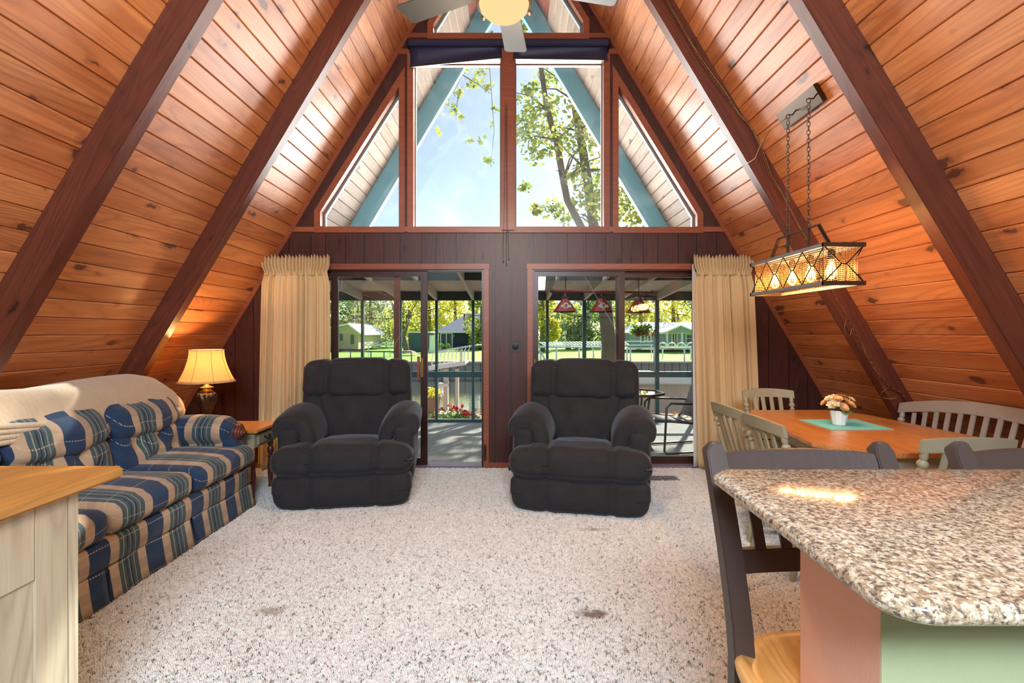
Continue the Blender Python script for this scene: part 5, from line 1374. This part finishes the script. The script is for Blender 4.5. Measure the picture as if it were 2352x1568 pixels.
# white plastic chair seen beside the right door's edge
wc = thing('plastic_chair', 'white plastic garden chair back beyond the right door, beside the left porch post', 'chair', (.50, 10.2, -.35))
b = MB()
for k in range(7):
    u = k / 6 * 2 - 1; b.bar((.50 + u * .16, 10.35, .25), (.50 + u * .2, 10.42, 1.02 - .12 * u * u), .022, .012)
b.tube([(.26, 10.36, .2), (.27, 10.42, .80), (.36, 10.43, .98), (.50, 10.43, 1.04), (.64, 10.43, .98), (.73, 10.42, .80), (.74, 10.36, .2)], .018, 6)
obj('chair_back', b, 'white', wc, True, world=True)
obj('chair_seat', MB().rbox((.50, 10.15, .09), (.46, .44, .04), .02, 6), 'white', wc, True, world=True)
for sx in (-.2, .2):
    for sy in (9.97, 10.33): obj('leg', MB().box(.5 + sx - .02, .5 + sx + .02, sy - .02, sy + .02, -.35, .08), 'white', wc, world=True)

# ground, canal, far bank
struct('ground', MB().box(-30, 30, YD + .1, 10.7, -2.4, -.36), 'bank')
struct('canal', MB().box(-60, 60, 10.7, 32.2, -2.3, -1.62), 'water')
struct('far_bank', MB().box(-90, 90, 32.2, 120, -2.5, -.52), 'lawn')
litter('ground_leaves', -4, 5, YD + .2, 10.7, -.35, 2600, .05, 'carpet of fallen autumn leaves on the strip of ground before the canal', 8)
sw_ = thing('seawall', 'timber seawall along the far side of the canal', 'seawall', (0, 32.1, -1.7))
for k in range(64):
    x = -16 + k * .5; obj('wall_board', MB().box(x + .02, x + .48, 32.04, 32.19, -1.7, -.55), 'concrete', sw_, world=True)
obj('cap', MB().box(-16, 16, 31.9, 32.3, -.56, -.44), 'dock', sw_, world=True)
# flower bed and planter
def foliage(center, radii, n, size, seed, hollow=.35, aspect=.75):
    rnd = random.Random(seed); b = MB(); c = Vector(center)
    for _ in range(n):
        d = Vector((rnd.gauss(0, 1), rnd.gauss(0, 1), rnd.gauss(0, 1))).normalized(); r = (hollow + (1 - hollow) * rnd.random()) ** .6
        p = c + Vector((d.x * radii[0], d.y * radii[1], d.z * radii[2])) * r
        s = size * rnd.uniform(.6, 1.3); u = Vector((rnd.gauss(0, 1), rnd.gauss(0, 1), rnd.gauss(0, .6))).normalized(); v = u.orthogonal().normalized(); w3 = u.cross(v)
        a = rnd.uniform(0, 6.28); v2 = v * math.cos(a) + w3 * math.sin(a)
        k = v2.cross(u)
        b.add([p - u * s * .5, p - u * s * .1 + v2 * s * .5 * aspect, p + u * s * .5, p - u * s * .1 - v2 * s * .5 * aspect], [(0, 1, 2, 3)])
    return b
fb_ = thing('flower_bed', 'bed of red and pink geraniums outside the open glass door', 'flowers', (-1.1, 8.75, -.36))
cc = P(1048, 955, 8.8)
obj('foliage', foliage((-1.03, 8.8, -.16), (.46, .25, .20), 700, .06, 4, .1), 'leaf_green', fb_, world=True)
rnd = random.Random(9)
for k in range(34):
    x = rnd.uniform(-1.42, -.66); y = rnd.uniform(8.6, 8.95); z = -.02 + .14 * (1 - ((x + 1.03) / .42) ** 2) - rnd.uniform(0, .14)
    obj('bloom', foliage((x, y, z), (.035, .035, .03), 16, .035, k, .1, 1), 'flower_red' if k % 4 else 'flower_pink', fb_, world=True)
def planter(c, r, h, label, bloomm):
    t = thing('planter', label, 'planter', c, 0)
    obj('planter_pot', MB().lathe([(r * .72, 0), (r, h), (r * 1.08, h), (r * 1.08, h + .03), (r * .98, h + .03), (r * .9, h)], (0, 0, 0), 18), 'terracotta', t, 'auto')
    obj('blossoms', foliage((0, 0, h + .09), (r * 1.15, r * 1.15, .13), 260, .05, 3, .1, 1), bloomm, t)
    return t
pq = P(992, 938, 10.0)
planter((pq.x, 10.0, -.35 + .13), .19, .30, 'terracotta planter of yellow flowers beside the canal dock', 'leaf_yellow')
solo('planter_stand', MB().box(pq.x - .25, pq.x + .6, 9.8, 10.2, -.36, -.22), 'concrete', 'low concrete ledge under the yellow flower planter', 'ledge')
# gangway with hoop rails
gw = thing('gangway', 'white raised gangway with hoop handrails over the canal', 'gangway', (-1.2, 12.6, -1.6))
def PG(x, y, d=12.6): return P(x, y, d)
a_, c_ = PG(990, 843), PG(1072, 831)
obj('walk_deck', MB().bar(a_, c_, .7, .07, up=(0, 0, 1)), 'dock', gw, world=True) 
obj('edge_board', MB().bar(a_ + Vector((0, -.38, .0)), c_ + Vector((0, -.38, 0)), .03, .11), 'white', gw, world=True)
for k in range(11):
    x_ = 992 + k * 9.2; b0 = PG(x_, 842 - k * 1.4); tp = PG(x_ + 14, 806 - k * 1.6)
    if k > 8: b0 = PG(x_, 826)
    obj('hoop', MB().tube([b0, PG(x_ + .5, 822 - k * 1.5), PG(x_ + 4, 811 - k * 1.6), tp], .014, 6), 'pipe', gw, True, world=True)
obj('handrail', MB().tube([PG(1003, 806), PG(1062, 797), PG(1112, 791)], .018, 6), 'alu', gw, True, world=True)
obj('rail_post', MB().tube([PG(1060, 839), PG(1060, 796)], .022, 6), 'alu', gw, True, world=True)
for x_, w_ in ((1027, .055), (1052, .04)): obj('piling', MB().box(PG(x_, 0).x - w_, PG(x_, 0).x + w_, 12.3, 12.45, -1.9, PG(0, 845).z), 'dock', gw, world=True)
b = MB().tube([PG(1016, 880), PG(1012, 896), PG(1022, 916)], [.09, .07, .03], 8); b.box(PG(1011, 0).x, PG(1034, 0).x, 12.2, 12.3, PG(0, 884).z, PG(0, 877).z)
obj('winch', b, 'alu', gw, world=True)
obj('cross_brace', MB().bar(PG(1012, 846), PG(1024, 872), .05, .05), 'dock', gw, world=True)
# pipe railings on the far bank
def railing(label, xs, yt, yb_, d, mt, grp=None, extra=None):
    t = thing('pipe_railing', label, 'railing', (P((xs[0] + xs[-1]) / 2, 0, d).x, d, P(0, yb_, d).z), 0, grp)
    obj('top_pipe', MB().tube([P(xs[0], yt, d), P(xs[-1], yt, d)], .05, 6), mt, t, True, world=True)
    for x_ in xs: obj('post', MB().tube([P(x_, yb_, d), P(x_, yt, d)], .045, 6), mt, t, True, world=True)
    return t
railing('grey-green pipe railing on the far lawn seen through the left door', [740, 805, 852, 882, 945], 807, 832, 31.7, 'rail_green')
railing('white pipe railing on the far seawall seen left of the big tree', [1232, 1278, 1330, 1363, 1382], 797, 833, 31.6, 'pipe')
railing('white pipe railing on the far seawall seen right of the big tree', [1440, 1448, 1502, 1572, 1640], 799, 834, 31.6, 'pipe')
def vrow(label, pts, d, w, h, mt='pipe', nm='boat_lift', arch=False):
    t = thing(nm, label, 'boat lift', tuple(P(pts[0][0], pts[0][1], d)), 0)
    for x_, y_ in pts:
        c = P(x_, y_, d)
        if arch: p = [c + Vector((w * math.cos(a), 0, h * math.sin(a))) for a in [PI * i / 8 for i in range(9)]]
        else: p = [c + Vector((-w, 0, 0)), c + Vector((0, 0, h)), c + Vector((w, 0, 0))]
        obj('hoop' if arch else 'truss', MB().tube(p, .05, 6), mt, t, arch, world=True)
    b = MB().tube([P(pts[0][0], pts[0][1], d) - Vector((w, 0, 0)), P(pts[-1][0], pts[-1][1], d) + Vector((w, 0, 0))], .04, 6); obj('rail', b, mt, t, world=True)
    for x_, y_ in (pts[0], pts[-1]):
        c = P(x_, y_, d); obj('post', MB().tube([(c.x, c.y, -.5), c], .05, 6), mt, t, world=True)
    return t
vrow('row of white peaked trusses on the lawn before the tan cottage', [(846, 793), (863, 793), (880, 793), (896, 793)], 40, .32, .22)
vrow('row of white arched hoops before the white-roofed house', [(1522, 795), (1543, 795), (1565, 795), (1587, 795)], 36, .30, .26, arch=True)
vr = thing('canopy_frame', 'long rack of slanted white pipes on the far lawn behind the billiard light', 'rack', (3, 37, -.5))
for k in range(26):
    x_ = 1240 + k * 7.6; 
    obj('slanted_pipe', MB().bar(P(x_, 786 - .12 * k, 38), P(x_ + 14, 794 - .1 * k, 36), .06, .06), 'pipe', vr, world=True)
obj('rail', MB().bar(P(1236, 794.5, 36), P(1500, 792, 36), .06, .06), 'pipe', vr, world=True); obj('rail', MB().bar(P(1236, 786, 38), P(1500, 783, 38), .06, .06), 'pipe', vr, world=True)
for x_ in (1240, 1330, 1420, 1496): obj('post', MB().bar((P(x_, 0, 36).x, 36, -.5), P(x_, 794, 36), .06, .06), 'pipe', vr, world=True)
# moored boat
bo = thing('moored_boat', 'white flat boat moored on the canal beyond the patio chair', 'boat', (4.3, 15.5, -1.6))
b = MB().rbox((4.3, 15.5, -.05), (3.0, 1.1, .30), .1, 8); obj('hull', b, 'white', bo, True, world=True)
obj('bench_seat', MB().box(3.3, 4.4, 15.2, 15.6, .10, .20), 'alu', bo, world=True); obj('piling', MB().box(3.2, 3.3, 15.0, 15.1, -1.7, .35), 'dock', bo, world=True); obj('lift_bunk', MB().box(2.9, 5.7, 15.3, 15.7, -1.65, -.15), 'dock', bo, world=True)
solo('boat_cover', MB().prism([(2.72, .02), (3.02, .62), (3.12, .60), (3.35, .02)], 14.2, 14.8), 'sling', 'grey tarpaulin tent on the near dock behind the right recliner', 'tarpaulin')

# ---------------------------------------------------------------- houses
def house(name, label, xl, xr, ye, yb_, yp, xp0, xp1, d, wall_m, roof_m, depth=7, gable=False):
    t = thing(name, label, 'house', tuple(P((xl + xr) / 2, yb_, d)), 0)
    a = P(xl, yb_, d); e = P(xr, ye, d)
    if gable:
        poly = [(a.x, a.z), (e.x, a.z), (e.x, e.z), (P(xp0, yp, d).x, P(0, yp, d).z), (a.x, e.z)]
        obj('walls', MB().prism(poly, d, d + depth), wall_m, t, world=True)
        ap = P(xp0, yp, d)
        for p in ((a.x - .5, e.z - .15), (e.x + .5, e.z - .15)):
            b = MB().hexa([(p[0], d - .6, p[1]), (ap.x, d - .6, ap.z + .05), (ap.x, d + depth, ap.z + .05), (p[0], d + depth, p[1]), (p[0], d - .6, p[1] + .15), (ap.x, d - .6, ap.z + .22), (ap.x, d + depth, ap.z + .22), (p[0], d + depth, p[1] + .15)])
            obj('roof_slope', b, roof_m, t, world=True)
    else:
        obj('walls', MB().box(a.x, e.x, d, d + depth, a.z, e.z), wall_m, t, world=True)
        o_ = .5; z0 = e.z; zp = P(0, yp, d).z; x0, x1 = a.x - o_, e.x + o_; r0, r1 = P(xp0, 0, d).x, P(xp1, 0, d).x; ym = d + depth / 2
        b = MB().add([(x0, d - o_, z0), (x1, d - o_, z0), (x1, d + depth + o_, z0), (x0, d + depth + o_, z0), (r0, ym, zp), (r1, ym, zp)], [(0, 1, 5, 4), (1, 2, 5), (2, 3, 4, 5), (3, 0, 4), (0, 3, 2, 1)])
        obj('roof', b, roof_m, t, world=True)
        obj('fascia', MB().box(x0, x1, d - o_ - .05, d - o_, z0 - .12, z0 + .08), 'white', t, world=True)
    return t
def hwin(t, x0, x1, y0, y1, d, mt='white', pane='dark_glass', door=False):
    a = P(x0, y1, d); c = P(x1, y0, d); f = obj('door' if door else 'window', MB().ring([(a.x, a.z), (c.x, a.z), (c.x, c.z), (a.x, c.z)], [(a.x + .12, a.z + .12), (c.x - .12, a.z + .12), (c.x - .12, c.z - .12), (a.x + .12, c.z - .12)], d - .08, d + .02), mt, t, world=True)
    obj('window_pane', MB().box(a.x + .1, c.x - .1, d - .04, d - .02, a.z + .1, c.z - .1), pane, f, world=True)
    obj('glazing_bar', MB().box(a.x + .1, c.x - .1, d - .07, d - .03, (a.z + c.z) / 2 - .03, (a.z + c.z) / 2 + .03) if not door else MB().box((a.x + c.x) / 2 - .05, (a.x + c.x) / 2 + .05, d - .07, d - .03, a.z + .1, c.z - .1), mt, f, world=True)
h1 = house('house', 'dark blue cottage with grey hipped roof across the canal', 1008, 1190, 762, 802, 716, 1066, 1110, 58, 'house_blue', 'roof_slate', 9)
hwin(h1, 1011, 1040, 764, 801, 58, door=True); hwin(h1, 1091, 1107, 764, 793, 58); hwin(h1, 1130, 1150, 764, 793, 58)
for k in range(34):
    x = P(1041 + k * 1.46, 0, 58).x
    if 1041 + k * 1.46 < 1090: obj('siding_batten', MB().box(x - .02, x + .02, 57.95, 58, P(0, 801, 58).z, P(0, 763, 58).z), 'house_blue', h1, world=True)
obj('wall_lamp', MB().box(P(1042.5, 0, 58).x, P(1044, 0, 58).x, 57.8, 57.98, P(0, 773, 58).z, P(0, 769, 58).z), 'white', h1, world=True)
h2 = house('cottage', 'tan sided cottage with white gable roof at the far left across the canal', 700, 823, 766, 802, 747, 803, 803, 52, 'house_tan', 'roof_white', 9, gable=True)
hwin(h2, 806, 813, 768, 790, 52, 'shed_green'); hwin(h2, 781, 787, 766, 782, 52, 'shed_green'); hwin(h2, 740, 752, 768, 788, 52, 'shed_green')
for k in range(12):
    z = P(0, 801 - k * 3.0, 52).z; obj('siding_course', MB().box(P(702, 0, 52).x, P(822, 0, 52).x, 51.96, 52, z, z + .03), 'house_tan', h2, world=True)
h3 = house('house', 'pale teal house with white metal roof behind the right curtain edge', 1452, 1660, 764, 798, 738, 1490, 1620, 50, 'house_teal', 'roof_white', 8)
hwin(h3, 1470, 1482, 767, 788, 50); hwin(h3, 1486, 1496, 767, 788, 50); hwin(h3, 1542, 1556, 764, 797, 50, door=True); hwin(h3, 1574, 1590, 766, 788, 50)
g3 = P(1562, 752, 49); obj('porch_gable', MB().prism([(P(1528, 0, 49).x, P(0, 763, 49).z), (P(1596, 0, 49).x, P(0, 763, 49).z), (g3.x, P(0, 748, 49).z)], 48.6, 50), 'house_teal', h3, world=True)
obj('porch_gable_roof', MB().bar(P(1526, 763, 48.5), P(1562, 747, 48.5), .6, .12), 'roof_white', h3, world=True); obj('porch_gable_roof', MB().bar(P(1562, 747, 48.5), P(1600, 763, 48.5), .6, .12), 'roof_white', h3, world=True)
for x_ in (1532, 1566, 1593): obj('porch_post', MB().box(P(x_, 0, 48.7).x - .08, P(x_, 0, 48.7).x + .08, 48.6, 48.8, P(0, 798, 48.7).z, P(0, 763, 48.7).z), 'white', h3, world=True)
sd_ = thing('shed', 'dark green shed between the bare tree and the blue cottage', 'shed', tuple(P(962, 808, 50)))
a = P(938, 808, 50); c = P(986, 764, 50)
obj('walls', MB().box(a.x, c.x, 50, 53, a.z, c.z), 'shed_green', sd_, world=True); obj('roof', MB().box(a.x - .15, c.x + .15, 49.8, 53.2, c.z, c.z + .12), 'roof_white', sd_, world=True); obj('door', MB().box(a.x + .5, a.x + 1.4, 49.95, 50.02, a.z, c.z - .25), 'teal', sd_, world=True)
solo('boat_tarp', MB().prism([(P(984, 0, 47).x, -.5), (P(990, 0, 47).x, P(0, 772, 47).z), (P(1001, 0, 47).x, P(0, 768, 47).z), (P(998, 0, 47).x, -.5)], 47, 49), 'white', 'white upright covered boat beside the green shed', 'boat')
for x_, y_, r_, lb in ((1013, 797, .42, 'left clipped round bush before the blue cottage door'), (1028, 796, .36, 'right clipped round bush before the blue cottage wall'), (1021, 800, .25, 'small clipped bush between the two round bushes')):
    c = P(x_, y_, 54); o = solo('round_bush', foliage(c, (r_, r_, r_), 420, .12, int(x_), .7), 'leaf_green', lb, 'bush')
# ---------------------------------------------------------------- trees
def limb(mb, pts, r): return mb.tube(pts, r, 8)
mt_ = thing('maple_tree', 'tall maple with twin trunks and yellow-green leaves outside the right window pane', 'tree', (2.75, 14.0, -.36))
dM = 14.0
tr = [(2.80, 14, -.4)] + [tuple(P(x, y, dM)) for x, y in ((1400, 800), (1390, 700), (1376, 600), (1364, 519), (1346, 390), (1319, 230), (1292, 140), (1268, 0), (1250, -160))]
obj('trunk', limb(MB(), tr, [.27, .22, .20, .17, .15, .13, .11, .09, .07, .03]), 'trunk', mt_, True, world=True)
t2 = [tuple(P(x, y, dM)) for x, y in ((1374, 590), (1340, 530), (1303, 459), (1294, 413), (1278, 321), (1257, 252), (1241, 142), (1222, 0), (1205, -120))]
obj('trunk', limb(MB(), t2, [.11, .11, .10, .10, .09, .08, .07, .05, .03]), 'trunk', mt_, True, world=True)
rnd = random.Random(21)
br = []
for i in range(26):
    x0, y0 = rnd.choice([(1346, 390), (1319, 230), (1294, 413), (1278, 321), (1257, 252), (1292, 140), (1364, 519), (1330, 300)]); x1 = x0 + rnd.uniform(-110, 110); y1 = y0 - rnd.uniform(-30, 90); br.append(((x0, y0, dM), ((x0 + x1) / 2, (y0 + y1) / 2 - 12, dM + rnd.uniform(-.8, .8)), (x1, y1, dM + rnd.uniform(-1.5, 1.5))))
b = MB()
for q in br: b.tube([P(*p) for p in q], [.035, .022, .008], 5)
obj('branches', b, 'trunk', mt_, True, world=True)
clus = [(1225, 250, 40), (1205, 300, 35), (1250, 300, 40), (1290, 320, 42), (1330, 250, 30), (1350, 330, 45), (1340, 200, 30), (1300, 180, 28), (1250, 180, 22), (1380, 300, 40), (1375, 400, 40), (1350, 450, 35), (1385, 480, 40), (1320, 400, 25), (1230, 350, 30), (1270, 480, 25), (1300, 500, 25), (1420, 430, 36), (1455, 450, 34), (1440, 490, 36), (1480, 500, 28), (1410, 360, 30), (1360, 270, 30), (1205, 430, 16), (1235, 480, 16),
        (1240, 50, 35), (1215, 25, 30), (1195, 60, 22), (1270, 20, 34), (1300, 60, 28), (1215, 205, 18), (1270, 240, 24), (1330, 120, 30), (1380, 150, 30), (1430, 250, 36), (1480, 350, 30), (1500, 440, 34), (1300, 720, 30), (1440, 560, 40), (1350, 560, 30), (1290, 600, 30), (1470, 620, 40), (1400, 640, 40), (1550, 520, 40), (1600, 400, 50), (1560, 250, 60), (1500, 120, 60), (1650, 300, 60), (1420, 40, 50), (1350, -60, 60), (1250, -80, 50)]
b = MB()
for i, (x, y, r) in enumerate(clus):
    c = P(x, y, dM + rnd.uniform(-1.2, 1.2)); R = r * dM / F
    q = foliage(c, (R * 1.2, R * 1.5, R), int(6 + r * 3.9), .125, 100 + i, .05, .95); b.add(q.v, q.f)
obj('leaves', b, 'leaf_maple', mt_, world=True)['kind'] = 'stuff'
# hanging branch of a second maple in the left pane
mb_ = thing('maple_branch', 'leafy maple branch hanging across the left big window pane', 'branch', tuple(P(1090, 130, 11)))
b = MB(); dB = 11.0
for q in (((1130, -60, dB), (1105, 60, dB), (1062, 172, dB), (1040, 215, dB)), ((1062, 172, dB), (1100, 195, dB), (1126, 215, dB)), ((1105, 60, dB), (1125, 160, dB), (1135, 300, dB), (1128, 370, dB)), ((1060, 200, dB), (1050, 235, dB), (1048, 265, dB)), ((1105, 60, dB), (1070, 80, dB), (1030, 110, dB))):
    b.tube([P(*p) for p in q], [.016, .011, .007, .004][:len(q)], 5)
obj('twigs', b, 'trunk', mb_, True, world=True)
b = MB()
for i, (x, y, r, n) in enumerate([(1070, 155, 16, 20), (1100, 165, 22, 34), (1085, 190, 18, 22), (1120, 200, 16, 18), (1055, 215, 15, 20), (1045, 250, 14, 22), (1058, 270, 10, 10), (1030, 235, 10, 6), (1130, 285, 12, 8), (1125, 370, 14, 14), (1110, 325, 14, 8), (1015, 260, 14, 6), (1010, 305, 12, 4), (1075, 325, 16, 6), (1140, 250, 12, 8), (1060, 60, 26, 30), (1100, 40, 30, 40), (1020, 70, 18, 14), (1130, 75, 20, 18), (1095, 100, 20, 20), (990, 130, 16, 5)]):
    c = P(x, y, dB); R = r * dB / F; q = foliage(c, (R, R, R), n, .105, 300 + i, .02, .95); b.add(q.v, q.f)
obj('leaves', b, 'leaf_maple', mb_, world=True)['kind'] = 'stuff'
# bare-branched tree by the shed
bt = thing('bare_tree', 'slim half-bare tree with forked trunk before the green shed', 'tree', tuple(P(934, 810, 42)))
b = MB(); d4 = 42
b.tube([P(934, 812, d4), P(932, 790, d4), P(927, 772, d4)], [.30, .22, .18], 8)
b.tube([P(927, 772, d4), P(921, 758, d4), P(915, 742, d4), P(905, 715, d4)], [.14, .12, .08, .03], 6); b.tube([P(927, 772, d4), P(934, 752, d4), P(940, 735, d4), P(948, 700, d4)], [.16, .13, .10, .03], 6)
rnd = random.Random(31)
for i in range(40):
    s = rnd.choice([(921, 758), (915, 742), (934, 752), (940, 735), (938, 742), (945, 715), (910, 728)]); e = (s[0] + rnd.uniform(-30, 30), s[1] - rnd.uniform(12, 48)); b.tube([P(*s, d4), P((s[0] + e[0]) / 2, (s[1] + e[1]) / 2 - 4, d4 + rnd.uniform(-1, 1)), P(*e, d4 + rnd.uniform(-2, 2))], [.05, .035, .015], 5)
obj('trunk', b, 'trunk', bt, True, world=True)
obj('leaves', foliage(P(930, 718, d4), (1.9, 1.9, 1.7), 420, .22, 77, .2), 'leaf_yellow', bt, world=True)['kind'] = 'stuff'
solo('mulch_ring', MB().lathe([(.9, 0), (.6, .18), (.2, .26)], P(935, 811, 42), 16), 'bank', 'brown mulch ring around the foot of the half-bare tree', 'mulch')
# tree belt behind the houses
def bigtree(label, x, d, htop, rx, leaf, seed, n=2600, low=.12, size=.34):
    X = P(x, 0, d).x; z0 = -.52; zt_ = P(0, htop, d).z
    t = thing('leafy_tree', label, 'tree', (X, d, z0), 0, None)
    obj('trunk', MB().tube([(X, d, z0), (X + .1, d, z0 + (zt_ - z0) * .4), (X, d, zt_ - .5)], [.35, .25, .06], 7), 'trunk', t, True, world=True)
    rnd = random.Random(seed); b = MB(); R = rx * d / F; Hh = zt_ - z0
    for k in range(9):
        a = rnd.uniform(0, 6.28); q = rnd.uniform(low, 1); rr = R * (1 - .55 * abs(q - .45))
        c = (X + math.cos(a) * rr * .55, d + math.sin(a) * rr * .5, z0 + Hh * q * .88)
        f = foliage(c, (rr * .62, rr * .62, Hh * .17), n // 9, size, seed * 20 + k, .45); b.add(f.v, f.f)
    obj('leaves', b, leaf, t, world=True)['kind'] = 'stuff'
T = [('dark green tree behind the tan cottage roof', 770, 60, 640, 60, 'leaf_green', 1), ('pale grey-green tree between the tan cottage and the bare tree', 850, 62, 650, 60, 'leaf_pale', 2),
     ('green tree just right of the tan cottage', 820, 70, 630, 70, 'leaf_maple', 3), ('yellow tree behind the half-bare tree and shed', 925, 68, 640, 60, 'leaf_yellow', 4), ('yellow tree left of the blue cottage roof', 985, 70, 645, 50, 'leaf_yellow', 5),
     ('yellow-green tree behind the blue cottage ridge', 1045, 75, 640, 60, 'leaf_yellow', 6), ('green tree overhanging the right of the blue cottage roof', 1105, 56, 660, 36, 'leaf_maple', 7), ('bright yellow-green tree at the left edge of the right door', 1245, 50, 640, 40, 'leaf_yellow', 8),
     ('silvery green tree behind the first billiard shade', 1305, 58, 655, 50, 'leaf_pale', 9), ('dark spruce-green tree behind the middle billiard shade', 1350, 60, 660, 45, 'leaf_green', 10), ('yellow-green tree directly behind the maple trunk', 1400, 66, 640, 50, 'leaf_maple', 11),
     ('bright yellow tree left of the white-roofed house', 1470, 60, 645, 46, 'leaf_yellow', 12), ('bright yellow-green tree above the white roof', 1545, 60, 640, 60, 'leaf_yellow', 13), ('dark green tree behind the right curtain edge', 1610, 70, 640, 60, 'leaf_green', 14),
     ('tall green tree far left behind the left curtain', 690, 64, 620, 70, 'leaf_green', 15), ('green tree at the far right beyond the curtain', 1690, 66, 620, 80, 'leaf_maple', 16)]
for lb, x, d, ht, rx, lf, sd in T: bigtree(lb, x, d, ht, rx, lf, sd)
# distant wooded belt: uncountable
b = MB()
rnd = random.Random(44)
for k in range(46):
    X = -60 + k * 2.9; f = foliage((X, 84 + rnd.uniform(-3, 3), 2.2), (3.4, 2.5, 4.2 + rnd.uniform(-1, 1.2)), 420, .55, 900 + k, .35); b.add(f.v, f.f)
o = solo('distant_woods', b, 'leaf_pale', 'distant autumn woods closing the view behind the far houses', 'woods'); o['kind'] = 'stuff'
# hanging basket and string bulbs outside
hb = thing('hanging_basket', 'dark hanging basket with red flowers before the white-roofed house', 'basket', tuple(P(1472, 772, 8.4)))
c = P(1475, 758, 8.4); obj('leaves', foliage(c, (.22, .2, .12), 420, .06, 5, .1), 'leaf_green', hb, world=True)
for k, (x_, y_) in enumerate(((1466, 768), (1486, 767), (1500, 768))): obj('bloom', foliage(P(x_, y_, 8.32), (.05, .05, .045), 30, .035, 50 + k, .1), 'flower_red', hb, world=True)
obj('hanger', MB().tube([P(1475, 684, 8.4), P(1475, 750, 8.4)], .004, 5), 'black_metal', hb, world=True)
sl = thing('string_lights', 'string of small clear bulbs on a dark cable beyond the porch posts', 'string lights', tuple(P(1171, 735, 8.6)))
pts = []
for x0, x1, y_, sag in ((748, 1003, 706, 26), (1003, 1257, 706, 20), (1257, 1509, 708, 22), (1509, 1700, 706, 20)):
    for i in range(12):
        u = i / 12; pts.append(P(x0 + (x1 - x0) * u, y_ + sag * 4 * u * (1 - u), 8.6))
obj('cable', MB().tube(pts, .005, 5), 'black_plastic', sl, world=True)
for i in range(3, 46, 6):
    p = pts[i]; s_ = obj('socket', MB().lathe([(.012, 0), (.012, -.05)], p, 8), 'black_plastic', sl, world=True); obj('light_bulb', MB().sphere(p - Vector((0, 0, .08)), .028, 8, 1.2), 'white', sl, True, world=True)
